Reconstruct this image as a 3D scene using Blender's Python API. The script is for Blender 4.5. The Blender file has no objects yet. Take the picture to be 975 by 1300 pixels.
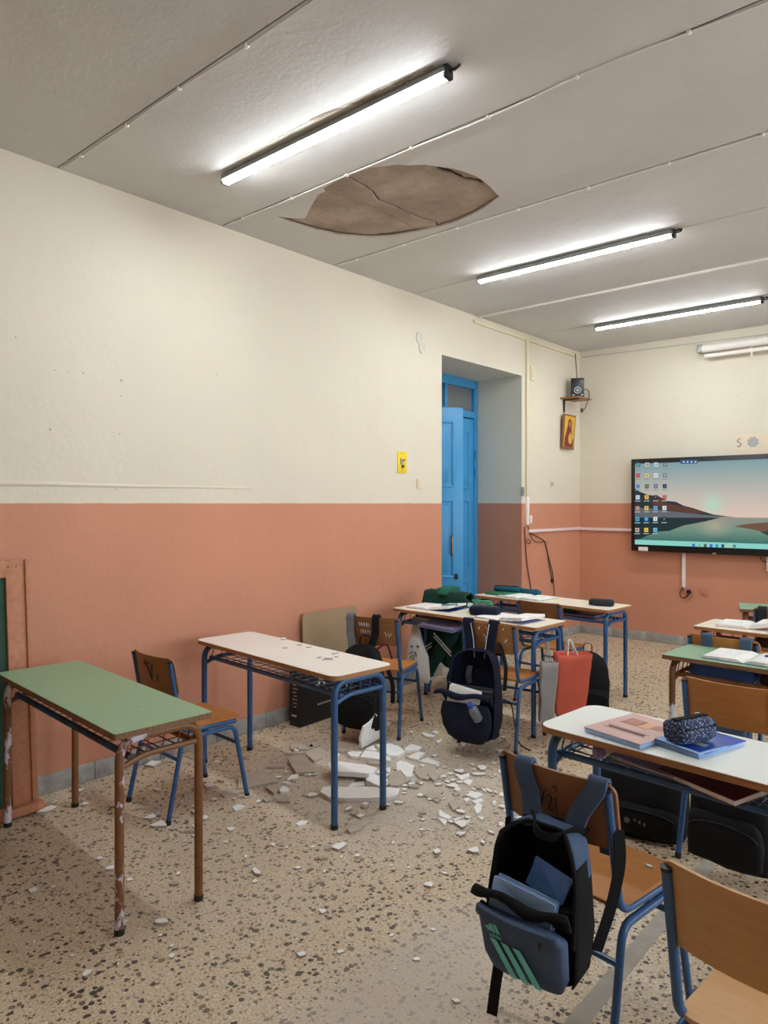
import bpy, bmesh, math, random
from mathutils import Vector, Matrix, noise
random.seed(7)
R = math.radians
sc = bpy.context.scene
COL = sc.collection

# ------------------------------------------------------------------ camera
CAM = (4.0, 0.0, 1.6); TH = R(41); FPX = 910.0; CXP = 487.5; HYP = 639.0
cam = bpy.data.cameras.new('camera'); camo = bpy.data.objects.new('camera', cam); COL.objects.link(camo)
camo.location = CAM; camo.rotation_euler = (R(90), 0, TH)
cam.sensor_fit = 'HORIZONTAL'; cam.sensor_width = 36.0; cam.lens = FPX/975.0*36.0
cam.shift_y = -11.0/975.0; cam.clip_start = .05
sc.camera = camo
# ------------------------------------------------------------------ world: overcast bright sky seen through the windows
w = bpy.data.worlds.new('sky'); sc.world = w; w.use_nodes = True
bg = w.node_tree.nodes['Background']; bg.inputs[0].default_value = (.84, .93, 1.0, 1); bg.inputs[1].default_value = 9.0
ROOM_X, Y0, Y1, H = 7.2, -2.2, 8.30, 3.48
WINS = [(1.2, 2.8), (3.8, 5.4), (6.1, 7.7)]      # windows in the right wall
WZ0, WZ1 = .95, 2.95
for (a, b) in WINS:                                           # portals: help sample the daylight in the openings
    l = bpy.data.lights.new('window_right_offscreen', 'AREA'); l.shape = 'RECTANGLE'; l.size = WZ1-WZ0; l.size_y = b-a
    l.cycles.is_portal = True
    o = bpy.data.objects.new('window_right_offscreen', l); COL.objects.link(o)
    o.location = (ROOM_X+.02, (a+b)/2, (WZ0+WZ1)/2); o.rotation_euler = (0, R(90), 0)
sc.view_settings.view_transform = 'Standard'; sc.view_settings.look = 'None'; sc.view_settings.gamma = 1
sc.view_settings.use_curve_mapping = False
sc.view_settings.exposure = 0.2

# ------------------------------------------------------------------ pixel -> place (a ray, then the plane it meets)
def ray(px, py):
    r = (px-CXP)/FPX; u = -(py-HYP)/FPX
    return Vector((-math.sin(TH)+r*math.cos(TH), math.cos(TH)+r*math.sin(TH), u))
def atz(px, py, z=0.0):
    d = ray(px, py); return Vector(CAM)+d*((z-CAM[2])/d.z)
def atx(px, py, x=0.0):
    d = ray(px, py); return Vector(CAM)+d*((x-CAM[0])/d.x)
def aty(px, py, y):
    d = ray(px, py); return Vector(CAM)+d*((y-CAM[1])/d.y)

# ------------------------------------------------------------------ materials
def srgb(r, g, b):
    f = lambda c: (c/12.92 if c <= .04045 else ((c+.055)/1.055)**2.4)
    return (f(r/255), f(g/255), f(b/255), 1)
class NT:
    def __init__(s, name):
        s.m = bpy.data.materials.new(name); s.m.use_nodes = True
        s.t = s.m.node_tree; s.n = s.t.nodes; s.b = s.n['Principled BSDF']
        s.co = s.n.new('ShaderNodeTexCoord')
    def new(s, typ, **k):
        x = s.n.new(typ)
        for a, v in k.items(): setattr(x, a, v)
        return x
    def link(s, a, b): s.t.links.new(a, b)
    def noise(s, scale, detail=3, rough=.55, coord='Object', mapscale=None, dist=0):
        x = s.new('ShaderNodeTexNoise'); x.inputs['Scale'].default_value = scale
        x.inputs['Detail'].default_value = detail; x.inputs['Roughness'].default_value = rough
        x.inputs['Distortion'].default_value = dist
        c = s.co.outputs[coord] if isinstance(coord, str) else coord
        if mapscale:
            mp = s.new('ShaderNodeMapping'); mp.inputs['Scale'].default_value = mapscale
            s.link(c, mp.inputs[0]); c = mp.outputs[0]
        s.link(c, x.inputs['Vector']); return x.outputs['Fac']
    def ramp(s, fac, stops, interp='LINEAR'):
        x = s.new('ShaderNodeValToRGB'); e = x.color_ramp.elements; x.color_ramp.interpolation = interp
        while len(e) < len(stops): e.new(.5)
        for i, (p, c) in enumerate(stops):
            e[i].position = p; e[i].color = c if len(c) == 4 else (*c, 1)
        s.link(fac, x.inputs[0]); return x.outputs[0]
    def mix(s, fac, a, b, mode='MIX'):
        x = s.new('ShaderNodeMix', data_type='RGBA', blend_type=mode)
        for sock, v in ((x.inputs['Factor'], fac), (x.inputs['A'], a), (x.inputs['B'], b)):
            if isinstance(v, (int, float)): sock.default_value = v
            elif isinstance(v, tuple): sock.default_value = v
            else: s.link(v, sock)
        # RGBA sockets are the third pair of Mix
        return x
    def bump(s, h, strength=.2, dist=.01):
        x = s.new('ShaderNodeBump'); x.inputs['Strength'].default_value = strength; x.inputs['Distance'].default_value = dist
        s.link(h, x.inputs['Height']); s.link(x.outputs[0], s.b.inputs['Normal'])
def mixc(t, fac, a, b, mode='MIX'):
    x = t.new('ShaderNodeMix', data_type='RGBA', blend_type=mode)
    for i, v in ((0, fac), (6, a), (7, b)):
        if isinstance(v, (int, float)): x.inputs[i].default_value = v
        elif isinstance(v, tuple): x.inputs[i].default_value = v
        else: t.link(v, x.inputs[i])
    return x.outputs[2]
def math_(t, op, a, b=None):
    x = t.new('ShaderNodeMath', operation=op)
    for i, v in ((0, a), (1, b)):
        if v is None: continue
        if isinstance(v, (int, float)): x.inputs[i].default_value = v
        else: t.link(v, x.inputs[i])
    return x.outputs[0]
def plain(name, c, rough=.5, metal=0, var=.08, scale=12, bump=0, bscale=60, spec=.5, coord='Object'):
    t = NT(name)
    lo = tuple(max(0, v*(1-var)) for v in c[:3])+(1,); hi = tuple(min(1, v*(1+var)) for v in c[:3])+(1,)
    col = t.ramp(t.noise(scale, 4, .6, coord), [(.25, lo), (.75, hi)])
    t.link(col, t.b.inputs['Base Color'])
    t.b.inputs['Roughness'].default_value = rough; t.b.inputs['Metallic'].default_value = metal
    t.b.inputs['Specular IOR Level'].default_value = spec
    if bump: t.bump(t.noise(bscale, 4, .6, coord), bump, .004)
    return t.m
def emit(name, c, s):
    m = bpy.data.materials.new(name); m.use_nodes = True; b = m.node_tree.nodes['Principled BSDF']
    b.inputs['Base Color'].default_value = (.0, .0, .0, 1); b.inputs['Emission Color'].default_value = c
    b.inputs['Emission Strength'].default_value = s; b.inputs['Roughness'].default_value = .3
    return m
def chipped(name, base, under, amt=.4, scale=9, rough=.4, metal=0.0):
    t = NT(name)
    f = t.ramp(t.noise(scale, 8, .7, mapscale=(1, 1, .5)), [(amt, (1, 1, 1)), (amt+.03, (0, 0, 0))])
    v = t.ramp(t.noise(30, 3), [(.3, tuple(x*.85 for x in base[:3])), (.7, tuple(min(1, x*1.12) for x in base[:3]))])
    t.link(mixc(t, f, v, under), t.b.inputs['Base Color'])
    t.b.inputs['Roughness'].default_value = rough; t.b.inputs['Metallic'].default_value = metal
    return t.m
def wood(name, a, b, scale=(2.2, 26, 26), rough=.45):
    t = NT(name)
    g = t.noise(2.0, 6, .65, mapscale=scale, dist=.6)
    g2 = t.noise(5, 3, .6)
    c = t.ramp(g, [(.3, a), (.7, b)])
    c = mixc(t, math_(t, 'MULTIPLY', g2, .35), c, tuple(x*.7 for x in a[:3])+(1,))
    t.link(c, t.b.inputs['Base Color']); t.b.inputs['Roughness'].default_value = rough
    t.bump(g, .08, .003); return t.m
def fabric(name, c, rough=.85, var=.18):
    return plain(name, c, rough, 0, var, 9, .35, 260, .25)

def wall_mat(name, up, low, zline=1.6):
    t = NT(name)
    geo = t.new('ShaderNodeNewGeometry'); sep = t.new('ShaderNodeSeparateXYZ'); t.link(geo.outputs['Position'], sep.inputs[0])
    n = t.noise(7, 4, .6, geo.outputs['Position'])
    z = math_(t, 'ADD', sep.outputs[2], math_(t, 'MULTIPLY', math_(t, 'SUBTRACT', n, .5), .012))
    f = math_(t, 'GREATER_THAN', z, zline)
    big = t.noise(1.1, 5, .6, geo.outputs['Position']); fine = t.noise(22, 5, .65, geo.outputs['Position'])
    def two(c, v): return t.ramp(big, [(.25, tuple(x*(1-v) for x in c[:3])), (.75, tuple(min(1, x*(1+v)) for x in c[:3]))])
    c = mixc(t, f, two(low, .07), two(up, .035))
    c = mixc(t, math_(t, 'MULTIPLY', fine, .12), c, mixc(t, 1.0, c, (.8, .78, .74, 1), 'MULTIPLY'))
    t.link(c, t.b.inputs['Base Color']); t.b.inputs['Roughness'].default_value = .62
    t.b.inputs['Specular IOR Level'].default_value = .35
    hb = math_(t, 'ADD', math_(t, 'MULTIPLY', t.noise(5, 6, .62, geo.outputs['Position']), 1.0), math_(t, 'MULTIPLY', fine, .25))
    t.bump(hb, .35, .02); return t.m
M = {}
M['wall'] = wall_mat('wall_paint', srgb(219, 209, 190), srgb(200, 138, 110))
M['reveal'] = wall_mat('reveal_paint', srgb(224, 218, 200), srgb(200, 138, 110))
t = NT('ceiling_paint'); geo = t.new('ShaderNodeNewGeometry'); P_ = geo.outputs['Position']
c = t.ramp(t.noise(.9, 5, .6, P_), [(.3, srgb(200, 198, 196)), (.7, srgb(214, 212, 209))])
t.link(c, t.b.inputs['Base Color']); t.b.inputs['Roughness'].default_value = .7
t.bump(math_(t, 'ADD', t.noise(4, 6, .6, P_), math_(t, 'MULTIPLY', t.noise(38, 4, .6, P_), .2)), .4, .015); M['ceiling'] = t.m
t = NT('bare_plaster'); geo = t.new('ShaderNodeNewGeometry'); P_ = geo.outputs['Position']
c = t.ramp(t.noise(3.5, 7, .65, P_), [(.28, srgb(150, 132, 118)), (.5, srgb(172, 154, 139)), (.74, srgb(196, 180, 164))])
sp = t.ramp(t.noise(75, 3, .6, P_), [(.62, (0, 0, 0)), (.68, (1, 1, 1))])
t.link(mixc(t, math_(t, 'MULTIPLY', sp, .5), c, srgb(96, 78, 66)), t.b.inputs['Base Color']); t.b.inputs['Roughness'].default_value = .95
t.bump(t.noise(45, 6, .7, P_), .6, .01); M['bare'] = t.m
# terrazzo floor with a film of plaster dust where the ceiling came down
t = NT('terrazzo'); geo = t.new('ShaderNodeNewGeometry'); P_ = geo.outputs['Position']
def vor(scale, feature='F1', rnd=1.0, warp=None):
    v = t.new('ShaderNodeTexVoronoi'); v.feature = feature; v.inputs['Scale'].default_value = scale; v.inputs['Randomness'].default_value = rnd
    t.link(P_ if warp is None else warp, v.inputs['Vector']); return v
nz = t.new('ShaderNodeTexNoise'); nz.inputs['Scale'].default_value = 60; nz.inputs['Detail'].default_value = 2; t.link(P_, nz.inputs['Vector'])
vm = t.new('ShaderNodeVectorMath', operation='MULTIPLY_ADD'); t.link(nz.outputs['Color'], vm.inputs[0]); vm.inputs[1].default_value = (.012, .012, 0); t.link(P_, vm.inputs[2])
W_ = vm.outputs[0]
def chips(scale, lo, hi, size):
    v = vor(scale, warp=W_); s = t.new('ShaderNodeSeparateColor'); t.link(v.outputs['Color'], s.inputs[0])
    pick = math_(t, 'MULTIPLY', math_(t, 'GREATER_THAN', s.outputs[0], lo), math_(t, 'LESS_THAN', s.outputs[0], hi))
    rad = math_(t, 'MULTIPLY', math_(t, 'ADD', s.outputs[1], .45), size)
    inside = math_(t, 'LESS_THAN', v.outputs['Distance'], rad)
    return math_(t, 'MULTIPLY', pick, inside), s.outputs[2]
c = t.ramp(t.noise(110, 4, .7, P_), [(.34, srgb(168, 145, 114)), (.5, srgb(204, 184, 154)), (.66, srgb(228, 212, 188))])
f, k = chips(75, .3, .85, .36); c = mixc(t, f, c, t.ramp(k, [(0, srgb(224, 208, 180)), (.5, srgb(186, 150, 106)), (1, srgb(158, 130, 98))]))
f, k = chips(85, .0, .20, .42); c = mixc(t, f, c, t.ramp(k, [(0, srgb(140, 114, 88)), (1, srgb(84, 62, 46))]))
f, k = chips(46, .5, .82, .42); c = mixc(t, f, c, t.ramp(k, [(0, srgb(34, 23, 19)), (.7, srgb(54, 37, 28)), (1, srgb(120, 98, 76))]))
def blob(cx, cy, rx, ry, edge=.5):
    mp = t.new('ShaderNodeMapping'); mp.vector_type = 'TEXTURE'; mp.inputs['Location'].default_value = (cx, cy, 0); mp.inputs['Scale'].default_value = (rx, ry, 1e3)
    t.link(P_, mp.inputs[0]); ln = t.new('ShaderNodeVectorMath', operation='LENGTH'); t.link(mp.outputs[0], ln.inputs[0])
    d = math_(t, 'ADD', ln.outputs['Value'], math_(t, 'MULTIPLY', math_(t, 'SUBTRACT', t.noise(2.6, 6, .7, P_), .5), .9))
    return t.ramp(d, [(edge, (1, 1, 1)), (1.0, (0, 0, 0))])
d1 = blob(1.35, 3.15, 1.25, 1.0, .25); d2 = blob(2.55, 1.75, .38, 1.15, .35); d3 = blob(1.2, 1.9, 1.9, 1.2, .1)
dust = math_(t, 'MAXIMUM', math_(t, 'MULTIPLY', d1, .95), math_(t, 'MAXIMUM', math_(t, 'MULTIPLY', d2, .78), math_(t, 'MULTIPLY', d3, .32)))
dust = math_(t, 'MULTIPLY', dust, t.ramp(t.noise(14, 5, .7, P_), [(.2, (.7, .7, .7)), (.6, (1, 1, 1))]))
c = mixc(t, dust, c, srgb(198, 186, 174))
t.link(c, t.b.inputs['Base Color'])
rg = t.ramp(dust, [(0, (.42, .42, .42)), (.6, (.9, .9, .9))]); t.link(rg, t.b.inputs['Roughness']); M['terrazzo'] = t.m
M['cement'] = plain('cement_strip', srgb(168, 160, 148), .8, 0, .12, 14, .2, 50)
t = NT('grey_marble'); c = t.ramp(t.noise(9, 7, .7, dist=1.2), [(.3, srgb(132, 130, 126)), (.55, srgb(160, 157, 151)), (.72, srgb(180, 177, 170))])
t.link(c, t.b.inputs['Base Color']); t.b.inputs['Roughness'].default_value = .5; M['marble'] = t.m
M['blue'] = chipped('blue_paint', srgb(48, 90, 138), srgb(150, 170, 196), .30, 14, .32)
M['brownmetal'] = chipped('brown_paint', srgb(128, 84, 46), srgb(70, 46, 34), .32, 12, .38)
M['brownworn'] = chipped('worn_brown_paint', srgb(122, 80, 48), srgb(206, 200, 212), .47, 10, .45)
M['railworn'] = chipped('worn_blue_rail', srgb(44, 86, 128), srgb(60, 54, 66), .46, 8, .5)
M['whitestreak'] = chipped('streaked_brown_paint', srgb(112, 70, 42), srgb(206, 208, 214), .47, 7, .45)
M['wire_red'] = plain('rust_wire', srgb(120, 62, 34), .5)
M['cap'] = plain('black_plastic', srgb(24, 24, 27), .45)
M['ply_light'] = wood('light_plywood', srgb(196, 146, 92), srgb(210, 164, 110))
M['ply_orange'] = wood('orange_plywood', srgb(176, 112, 52), srgb(194, 132, 70))
M['ply_brown'] = wood('brown_plywood', srgb(144, 96, 54), srgb(168, 118, 70))
M['ply_dark'] = wood('dark_plywood', srgb(122, 78, 44), srgb(148, 98, 58))
M['edge'] = wood('table_edge', srgb(150, 98, 56), srgb(186, 138, 90), (3, 60, 60), .55)
M['edge_worn'] = wood('worn_table_edge', srgb(96, 66, 46), srgb(160, 118, 80), (3, 60, 60), .7)
def lam(name, c, sp):
    t = NT(name); n = t.noise(3, 4, .6); b = t.ramp(n, [(.3, tuple(x*.94 for x in c[:3])), (.7, c)])
    s = t.ramp(t.noise(26, 2, .5), [(.70, (0, 0, 0)), (.74, (1, 1, 1))])
    t.link(mixc(t, math_(t, 'MULTIPLY', s, sp), b, tuple(x*.45 for x in c[:3])+(1,)), t.b.inputs['Base Color'])
    t.b.inputs['Roughness'].default_value = .42; return t.m
M['lam_green'] = lam('green_laminate', srgb(136, 170, 134), .5)
M['lam_cream'] = lam('cream_laminate', srgb(236, 228, 220), .25)
M['lam_white'] = lam('white_laminate', srgb(234, 236, 230), .15)
M['lam_beige'] = lam('beige_laminate', srgb(238, 224, 204), .25)
M['door'] = plain('door_blue', srgb(60, 146, 200), .38, 0, .06, 3, .1, 30)

M['steel'] = plain('brass_handle', srgb(150, 120, 96), .35, .8)
M['white'] = plain('white_plastic', srgb(236, 230, 224), .45, 0, .02)
M['creamplastic'] = plain('cream_plastic', srgb(222, 208, 178), .5, 0, .03)
M['salmonplastic'] = plain('salmon_painted_plastic', srgb(196, 126, 102), .5, 0, .03)
M['pinkwhite'] = plain('pinkish_trunking', srgb(232, 208, 204), .5, 0, .03)
M['black'] = plain('black_shell', srgb(20, 20, 22), .35)
M['blackrubber'] = plain('black_cable', srgb(30, 24, 24), .55)
M['darkgrey'] = plain('grey_housing', srgb(150, 152, 150), .45)
M['led'] = emit('led_diffuser', (.90, .97, 1, 1), 84.0)
M['paper'] = plain('paper', srgb(238, 236, 232), .8, 0, .03)
M['paperblue'] = plain('pale_blue_paper', srgb(160, 194, 240), .75, 0, .1, 20)
M['paperlilac'] = plain('lilac_paper', srgb(150, 148, 190), .8, 0, .1, 10)
t = NT('printed_page')
ln = t.new('ShaderNodeTexWave'); ln.bands_direction = 'Y'; ln.inputs['Scale'].default_value = 26; ln.inputs['Distortion'].default_value = 0; t.link(t.co.outputs['Object'], ln.inputs['Vector'])
g = math_(t, 'MULTIPLY', t.ramp(ln.outputs['Fac'], [(.62, (0, 0, 0)), (.7, (1, 1, 1))]), t.ramp(t.noise(30, 2, .5, mapscale=(1, .3, 1)), [(.45, (0, 0, 0)), (.55, (1, 1, 1))]))
t.link(mixc(t, math_(t, 'MULTIPLY', g, .28), srgb(240, 238, 234), srgb(120, 124, 140)), t.b.inputs['Base Color']); t.b.inputs['Roughness'].default_value = .8; M['page'] = t.m
M['f_greyblue'] = fabric('grey_blue_nylon', srgb(74, 92, 120)); M['f_black'] = fabric('black_nylon', srgb(17, 17, 19))
M['f_navy'] = fabric('navy_nylon', srgb(21, 26, 46)); M['f_darkgrey'] = fabric('charcoal_nylon', srgb(44, 46, 52))
M['f_green'] = fabric('dark_green_fleece', srgb(22, 62, 54)); M['f_greenlight'] = fabric('green_fleece_lining', srgb(34, 92, 72))
M['f_white'] = fabric('white_stripe', srgb(212, 218, 222)); M['f_teal'] = plain('teal_print', srgb(112, 212, 206), .6)
M['f_silver'] = fabric('silver_grey_strap', srgb(112, 116, 122)); M['f_pink'] = fabric('magenta_fabric', srgb(190, 40, 120))
M['f_brown'] = fabric('dark_brown_fabric', srgb(60, 42, 38)); M['f_blue'] = fabric('blue_fabric', srgb(58, 84, 140))
M['f_piping'] = fabric('grey_piping', srgb(96, 100, 108)); M['f_maroon'] = fabric('maroon_fabric', srgb(110, 24, 44))
M['orangepaper'] = plain('orange_paper', srgb(206, 92, 70), .75, 0, .08, 9, .3, 24)
M['greypaper'] = plain('grey_paper', srgb(150, 148, 148), .8, 0, .08, 9, .3, 24)
M['whitebag'] = plain('white_plastic_bag', srgb(214, 210, 204), .5, 0, .05, 9, .4, 30)
M['boxblack'] = plain('black_card', srgb(22, 22, 24), .4); M['cardboard'] = plain('brown_board', srgb(158, 132, 100), .8, 0, .06, 5)
M['chalkgreen'] = plain('chalkboard_green', srgb(32, 66, 48), .7, 0, .15, 4); M['salmonwood'] = chipped('salmon_painted_wood', srgb(186, 124, 92), srgb(150, 128, 110), .34, 6, .65)
M['yellow'] = plain('yellow_sign', srgb(236, 204, 26), .5, 0, .03); M['ink'] = plain('dark_ink', srgb(48, 40, 38), .7); M['inkwhite'] = plain('white_ink', srgb(224, 224, 224), .7)
M['inkgrey'] = plain('grey_ink', srgb(168, 168, 162), .8); M['inkred'] = plain('red_ink', srgb(180, 60, 30), .7)
M['plasterwhite'] = plain('white_painted_plaster', srgb(244, 243, 240), .8, 0, .03, 14, .25, 60)
M['plastergrey'] = plain('bare_plaster_lump', srgb(190, 178, 164), .95, 0, .12, 18, .6, 90)
M['nickel'] = plain('dull_metal', srgb(150, 150, 148), .4, .6)
M['pinkcover'] = plain('pink_book_cover', srgb(206, 164, 158), .3, 0, .05, 8); M['bookblue'] = plain('blue_book_cover', srgb(34, 74, 168), .35)
M['maroonbook'] = plain('maroon_book_cover', srgb(92, 26, 52), .3); M['purple'] = plain('lilac_cap', srgb(150, 128, 176), .4)
t = NT('navy_pattern'); v = t.new('ShaderNodeTexVoronoi'); v.inputs['Scale'].default_value = 150; t.link(t.co.outputs['Object'], v.inputs['Vector'])
f = t.ramp(math_(t, 'ADD', v.outputs['Distance'], math_(t, 'MULTIPLY', t.noise(90, 3), .5)), [(.52, srgb(150, 172, 204)), (.60, srgb(34, 44, 74))]); t.link(f, t.b.inputs['Base Color']); t.b.inputs['Roughness'].default_value = .8; M['f_pattern'] = t.m
M['tealcase'] = fabric('teal_fabric', srgb(30, 84, 104)); M['greencase'] = plain('mint_green_plastic', srgb(70, 168, 138), .45)
M['tealpen'] = plain('teal_plastic', srgb(40, 130, 150), .4); M['greenfolder'] = plain('green_card', srgb(44, 112, 80), .5)
t = NT('clear_plastic'); t.b.inputs['Base Color'].default_value = (.8, .86, .92, 1); t.b.inputs['Transmission Weight'].default_value = .85; t.b.inputs['Roughness'].default_value = .15; M['clear'] = t.m
t = NT('frosted_glass'); t.b.inputs['Base Color'].default_value = (.86, .88, .88, 1); t.b.inputs['Transmission Weight'].default_value = .9
t.b.inputs['Roughness'].default_value = .45; t.bump(t.noise(60, 3), .4, .004); M['glass'] = t.m

# ------------------------------------------------------------------ mesh helpers
class MB:
    def __init__(s): s.v = []; s.f = []; s.mi = []; s.cur = 0
    def add(s, vs, fs):
        o = len(s.v); s.v += [tuple(p) for p in vs]
        for f in fs: s.f.append([i+o for i in f]); s.mi.append(s.cur)
        return s
    def box(s, c, d, bev=0, rot=None):
        bm = bmesh.new(); bmesh.ops.create_cube(bm, size=1)
        for v in bm.verts: v.co = Vector((v.co.x*d[0], v.co.y*d[1], v.co.z*d[2]))
        if bev: bmesh.ops.bevel(bm, geom=bm.edges[:], offset=bev, segments=2, affect='EDGES', profile=.5)
        m = Matrix.Translation(c) @ (rot if rot else Matrix.Identity(4))
        bm.verts.index_update()
        s.add([m @ v.co for v in bm.verts], [[v.index for v in f.verts] for f in bm.faces]); bm.free(); return s
    def loft(s, rings, cap0=True, cap1=True, closed=True):
        n = len(rings[0]); o = [p for r in rings for p in r]; fs = []
        for k in range(len(rings)-1):
            for i in range(n if closed else n-1):
                j = (i+1) % n; fs.append([k*n+i, k*n+j, (k+1)*n+j, (k+1)*n+i])
        if cap0: fs.append(list(range(n))[::-1])
        if cap1: fs.append([(len(rings)-1)*n+i for i in range(n)])
        return s.add(o, fs)
    def tube(s, pts, r, n=8, rr=None):
        pts = [Vector(p) for p in pts]; rings = []; T = []
        for i in range(len(pts)):
            a = pts[max(i-1, 0)]; b = pts[min(i+1, len(pts)-1)]; T.append((b-a).normalized())
        u = T[0].orthogonal().normalized()
        for i, p in enumerate(pts):
            u = (u-T[i]*u.dot(T[i])).normalized(); w_ = T[i].cross(u); q = rr[i] if rr else r
            rings.append([p+(u*math.cos(2*math.pi*k/n)+w_*math.sin(2*math.pi*k/n))*q for k in range(n)])
        return s.loft(rings)
    def strap(s, pts, wd, w, t=.004):
        pts = [Vector(p) for p in pts]; rings = []
        for i, p in enumerate(pts):
            T = (pts[min(i+1, len(pts)-1)]-pts[max(i-1, 0)]).normalized()
            x = Vector(wd[i] if isinstance(wd, list) else wd); x = (x-T*x.dot(T)).normalized(); nn = T.cross(x)
            ww = w[i] if isinstance(w, list) else w
            rings.append([p+x*ww/2+nn*t/2, p-x*ww/2+nn*t/2, p-x*ww/2-nn*t/2, p+x*ww/2-nn*t/2])
        return s.loft(rings)
    def prism(s, poly, z0, z1, f=None):
        f = f or (lambda a, b, h: (a, b, h))
        return s.loft([[f(a, b, z0) for a, b in poly], [f(a, b, z1) for a, b in poly]])
    def plate(s, poly, fmap, thick, rings=(1, .8, .5, .2), bev=0.0):
        cx = sum(p[0] for p in poly)/len(poly); cy = sum(p[1] for p in poly)/len(poly)
        sc_ = lambda k: [(cx+(a-cx)*k, cy+(b-cy)*k) for a, b in poly]
        seq = [[fmap(a, b, 0) for a, b in sc_(k)] for k in reversed(rings)]
        seq += [[fmap(a, b, thick) for a, b in sc_(k)] for k in rings]
        return s.loft(seq)
    def xform(s, m):
        s.v = [tuple(m @ Vector(p)) for p in s.v]; return s
    def wobble(s, amp, scale, seed=0):
        o = Vector((seed*3.1, seed*1.7, seed*.9)); q = []
        for p in s.v:
            p = Vector(p); q.append(tuple(p+noise.noise_vector(p*scale+o)*amp))
        s.v = q; return s
    def mesh(s, name, mats, smooth=True, ang=40):
        me = bpy.data.meshes.new(name); me.from_pydata(s.v, [], s.f)
        for m in (mats if isinstance(mats, (list, tuple)) else [mats]): me.materials.append(m)
        for p, i in zip(me.polygons, s.mi): p.material_index = i
        bm = bmesh.new(); bm.from_mesh(me); bmesh.ops.recalc_face_normals(bm, faces=bm.faces[:]); bm.to_mesh(me); bm.free()
        if smooth:
            me.polygons.foreach_set('use_smooth', [True]*len(me.polygons)); me.set_sharp_from_angle(angle=R(ang))
        me.update(); return me
    def build(s, name, mats, parent=None, smooth=True, ang=40):
        return link(name, s.mesh(name, mats, smooth, ang), parent)
def link(name, me, parent=None):
    o = bpy.data.objects.new(name, me); COL.objects.link(o)
    if parent: o.parent = parent
    return o
def tag(o, label, cat, group=None, kind=None):
    o['label'] = label; o['category'] = cat
    if group: o['group'] = group
    if kind: o['kind'] = kind
    return o
def thing(name, label, cat, loc=(0, 0, 0), rz=0, group=None):
    o = bpy.data.objects.new(name, None); COL.objects.link(o); o.location = loc; o.rotation_euler = (0, 0, R(rz))
    o.empty_display_size = .1
    return tag(o, label, cat, group)
def struct(o): o['kind'] = 'structure'; return o
def subdiv(o, n=1):
    m = o.modifiers.new('smooth', 'SUBSURF'); m.levels = n; m.render_levels = n; return o
def fillet(pts, r, n=6):
    pts = [Vector(p) for p in pts]; out = [pts[0]]
    rs = r if isinstance(r, list) else [r]*(len(pts)-2)
    for i in range(1, len(pts)-1):
        a, b, c = pts[i-1], pts[i], pts[i+1]; q = min(rs[i-1], (a-b).length*.49, (c-b).length*.49)
        p0 = b+(a-b).normalized()*q; p1 = b+(c-b).normalized()*q
        for k in range(n+1):
            t_ = k/n; out.append(p0*(1-t_)**2+b*2*t_*(1-t_)+p1*t_*t_)
    out.append(pts[-1]); return out
def rrect(hx, hy, r, n=5, cx=0, cy=0):
    o = []
    for sx, sy, a0 in ((1, 1, 0), (-1, 1, 90), (-1, -1, 180), (1, -1, 270)):
        for k in range(n+1):
            a = R(a0+90*k/n); o.append((cx+sx*(hx-r)+r*math.cos(a), cy+sy*(hy-r)+r*math.sin(a)))
    return o
def sring(hx, hy, z, cx=0, cy=0, p=4, n=28):
    o = []
    for k in range(n):
        a = 2*math.pi*k/n; c, s_ = math.cos(a), math.sin(a)
        o.append((cx+hx*math.copysign(abs(c)**(2/p), c), cy+hy*math.copysign(abs(s_)**(2/p), s_), z))
    return o
def text_mesh(body, size, mat, name='lettering', extrude=.0006):
    cu = bpy.data.curves.new('t', 'FONT'); cu.body = body; cu.size = size; cu.extrude = extrude; cu.resolution_u = 3
    cu.align_x = 'CENTER'; cu.align_y = 'CENTER'
    o = bpy.data.objects.new('t', cu); COL.objects.link(o); bpy.context.view_layer.update()
    me = bpy.data.meshes.new_from_object(o.evaluated_get(bpy.context.evaluated_depsgraph_get()))
    bpy.data.objects.remove(o); me.name = name; me.materials.clear(); me.materials.append(mat); return me
CACHE = {}
def cached(key, fn, name, parent, loc=None):
    if key not in CACHE: CACHE[key] = fn()
    o = link(name, CACHE[key], parent)
    if loc is not None: o.location = loc
    return o
# ================================================================== STRUCTURE
H = 3.47
DY0, DY1, DZ, DX = 5.42, 6.90, 3.0, -.64
def sbox(name, lo, hi, mat, parent=None, bev=0):
    mb = MB().box([(a+b)/2 for a, b in zip(lo, hi)], [b-a for a, b in zip(lo, hi)], bev)
    o = mb.build(name, mat, parent)
    return o
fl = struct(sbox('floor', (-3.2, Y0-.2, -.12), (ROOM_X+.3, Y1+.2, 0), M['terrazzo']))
mb = MB(); mb.box((3.0, 3.0, .0006), (.062, 10.4, .0012)); mb.build('cement_strip', M['cement'], fl)
mb = MB()
HW = H+.06
mb.box((DX/2, (Y0-.2+DY0)/2, HW/2), (-DX, DY0-Y0+.2, HW)); mb.box((DX/2, (DY1+Y1+.2)/2, HW/2), (-DX, Y1+.2-DY1, HW)); mb.box((DX/2, (DY0+DY1)/2, (DZ+HW)/2), (-DX, DY1-DY0, HW-DZ))
wl = struct(mb.build('wall_left', M['wall']))
mb = MB(); e = .006
mb.box((DX/2+.0005, DY1-e/2, DZ/2), (-DX, e, DZ)); mb.box((DX/2+.0005, DY0+e/2, DZ/2), (-DX, e, DZ)); mb.box((DX/2+.0005, (DY0+DY1)/2, DZ-e/2), (-DX, DY1-DY0-2*e, e))
mb.build('door_reveal', M['reveal'], wl)
wf = struct(sbox('wall_front', (0, Y1, 0), (ROOM_X+.3, Y1+.2, HW), M['wall']))
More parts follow.
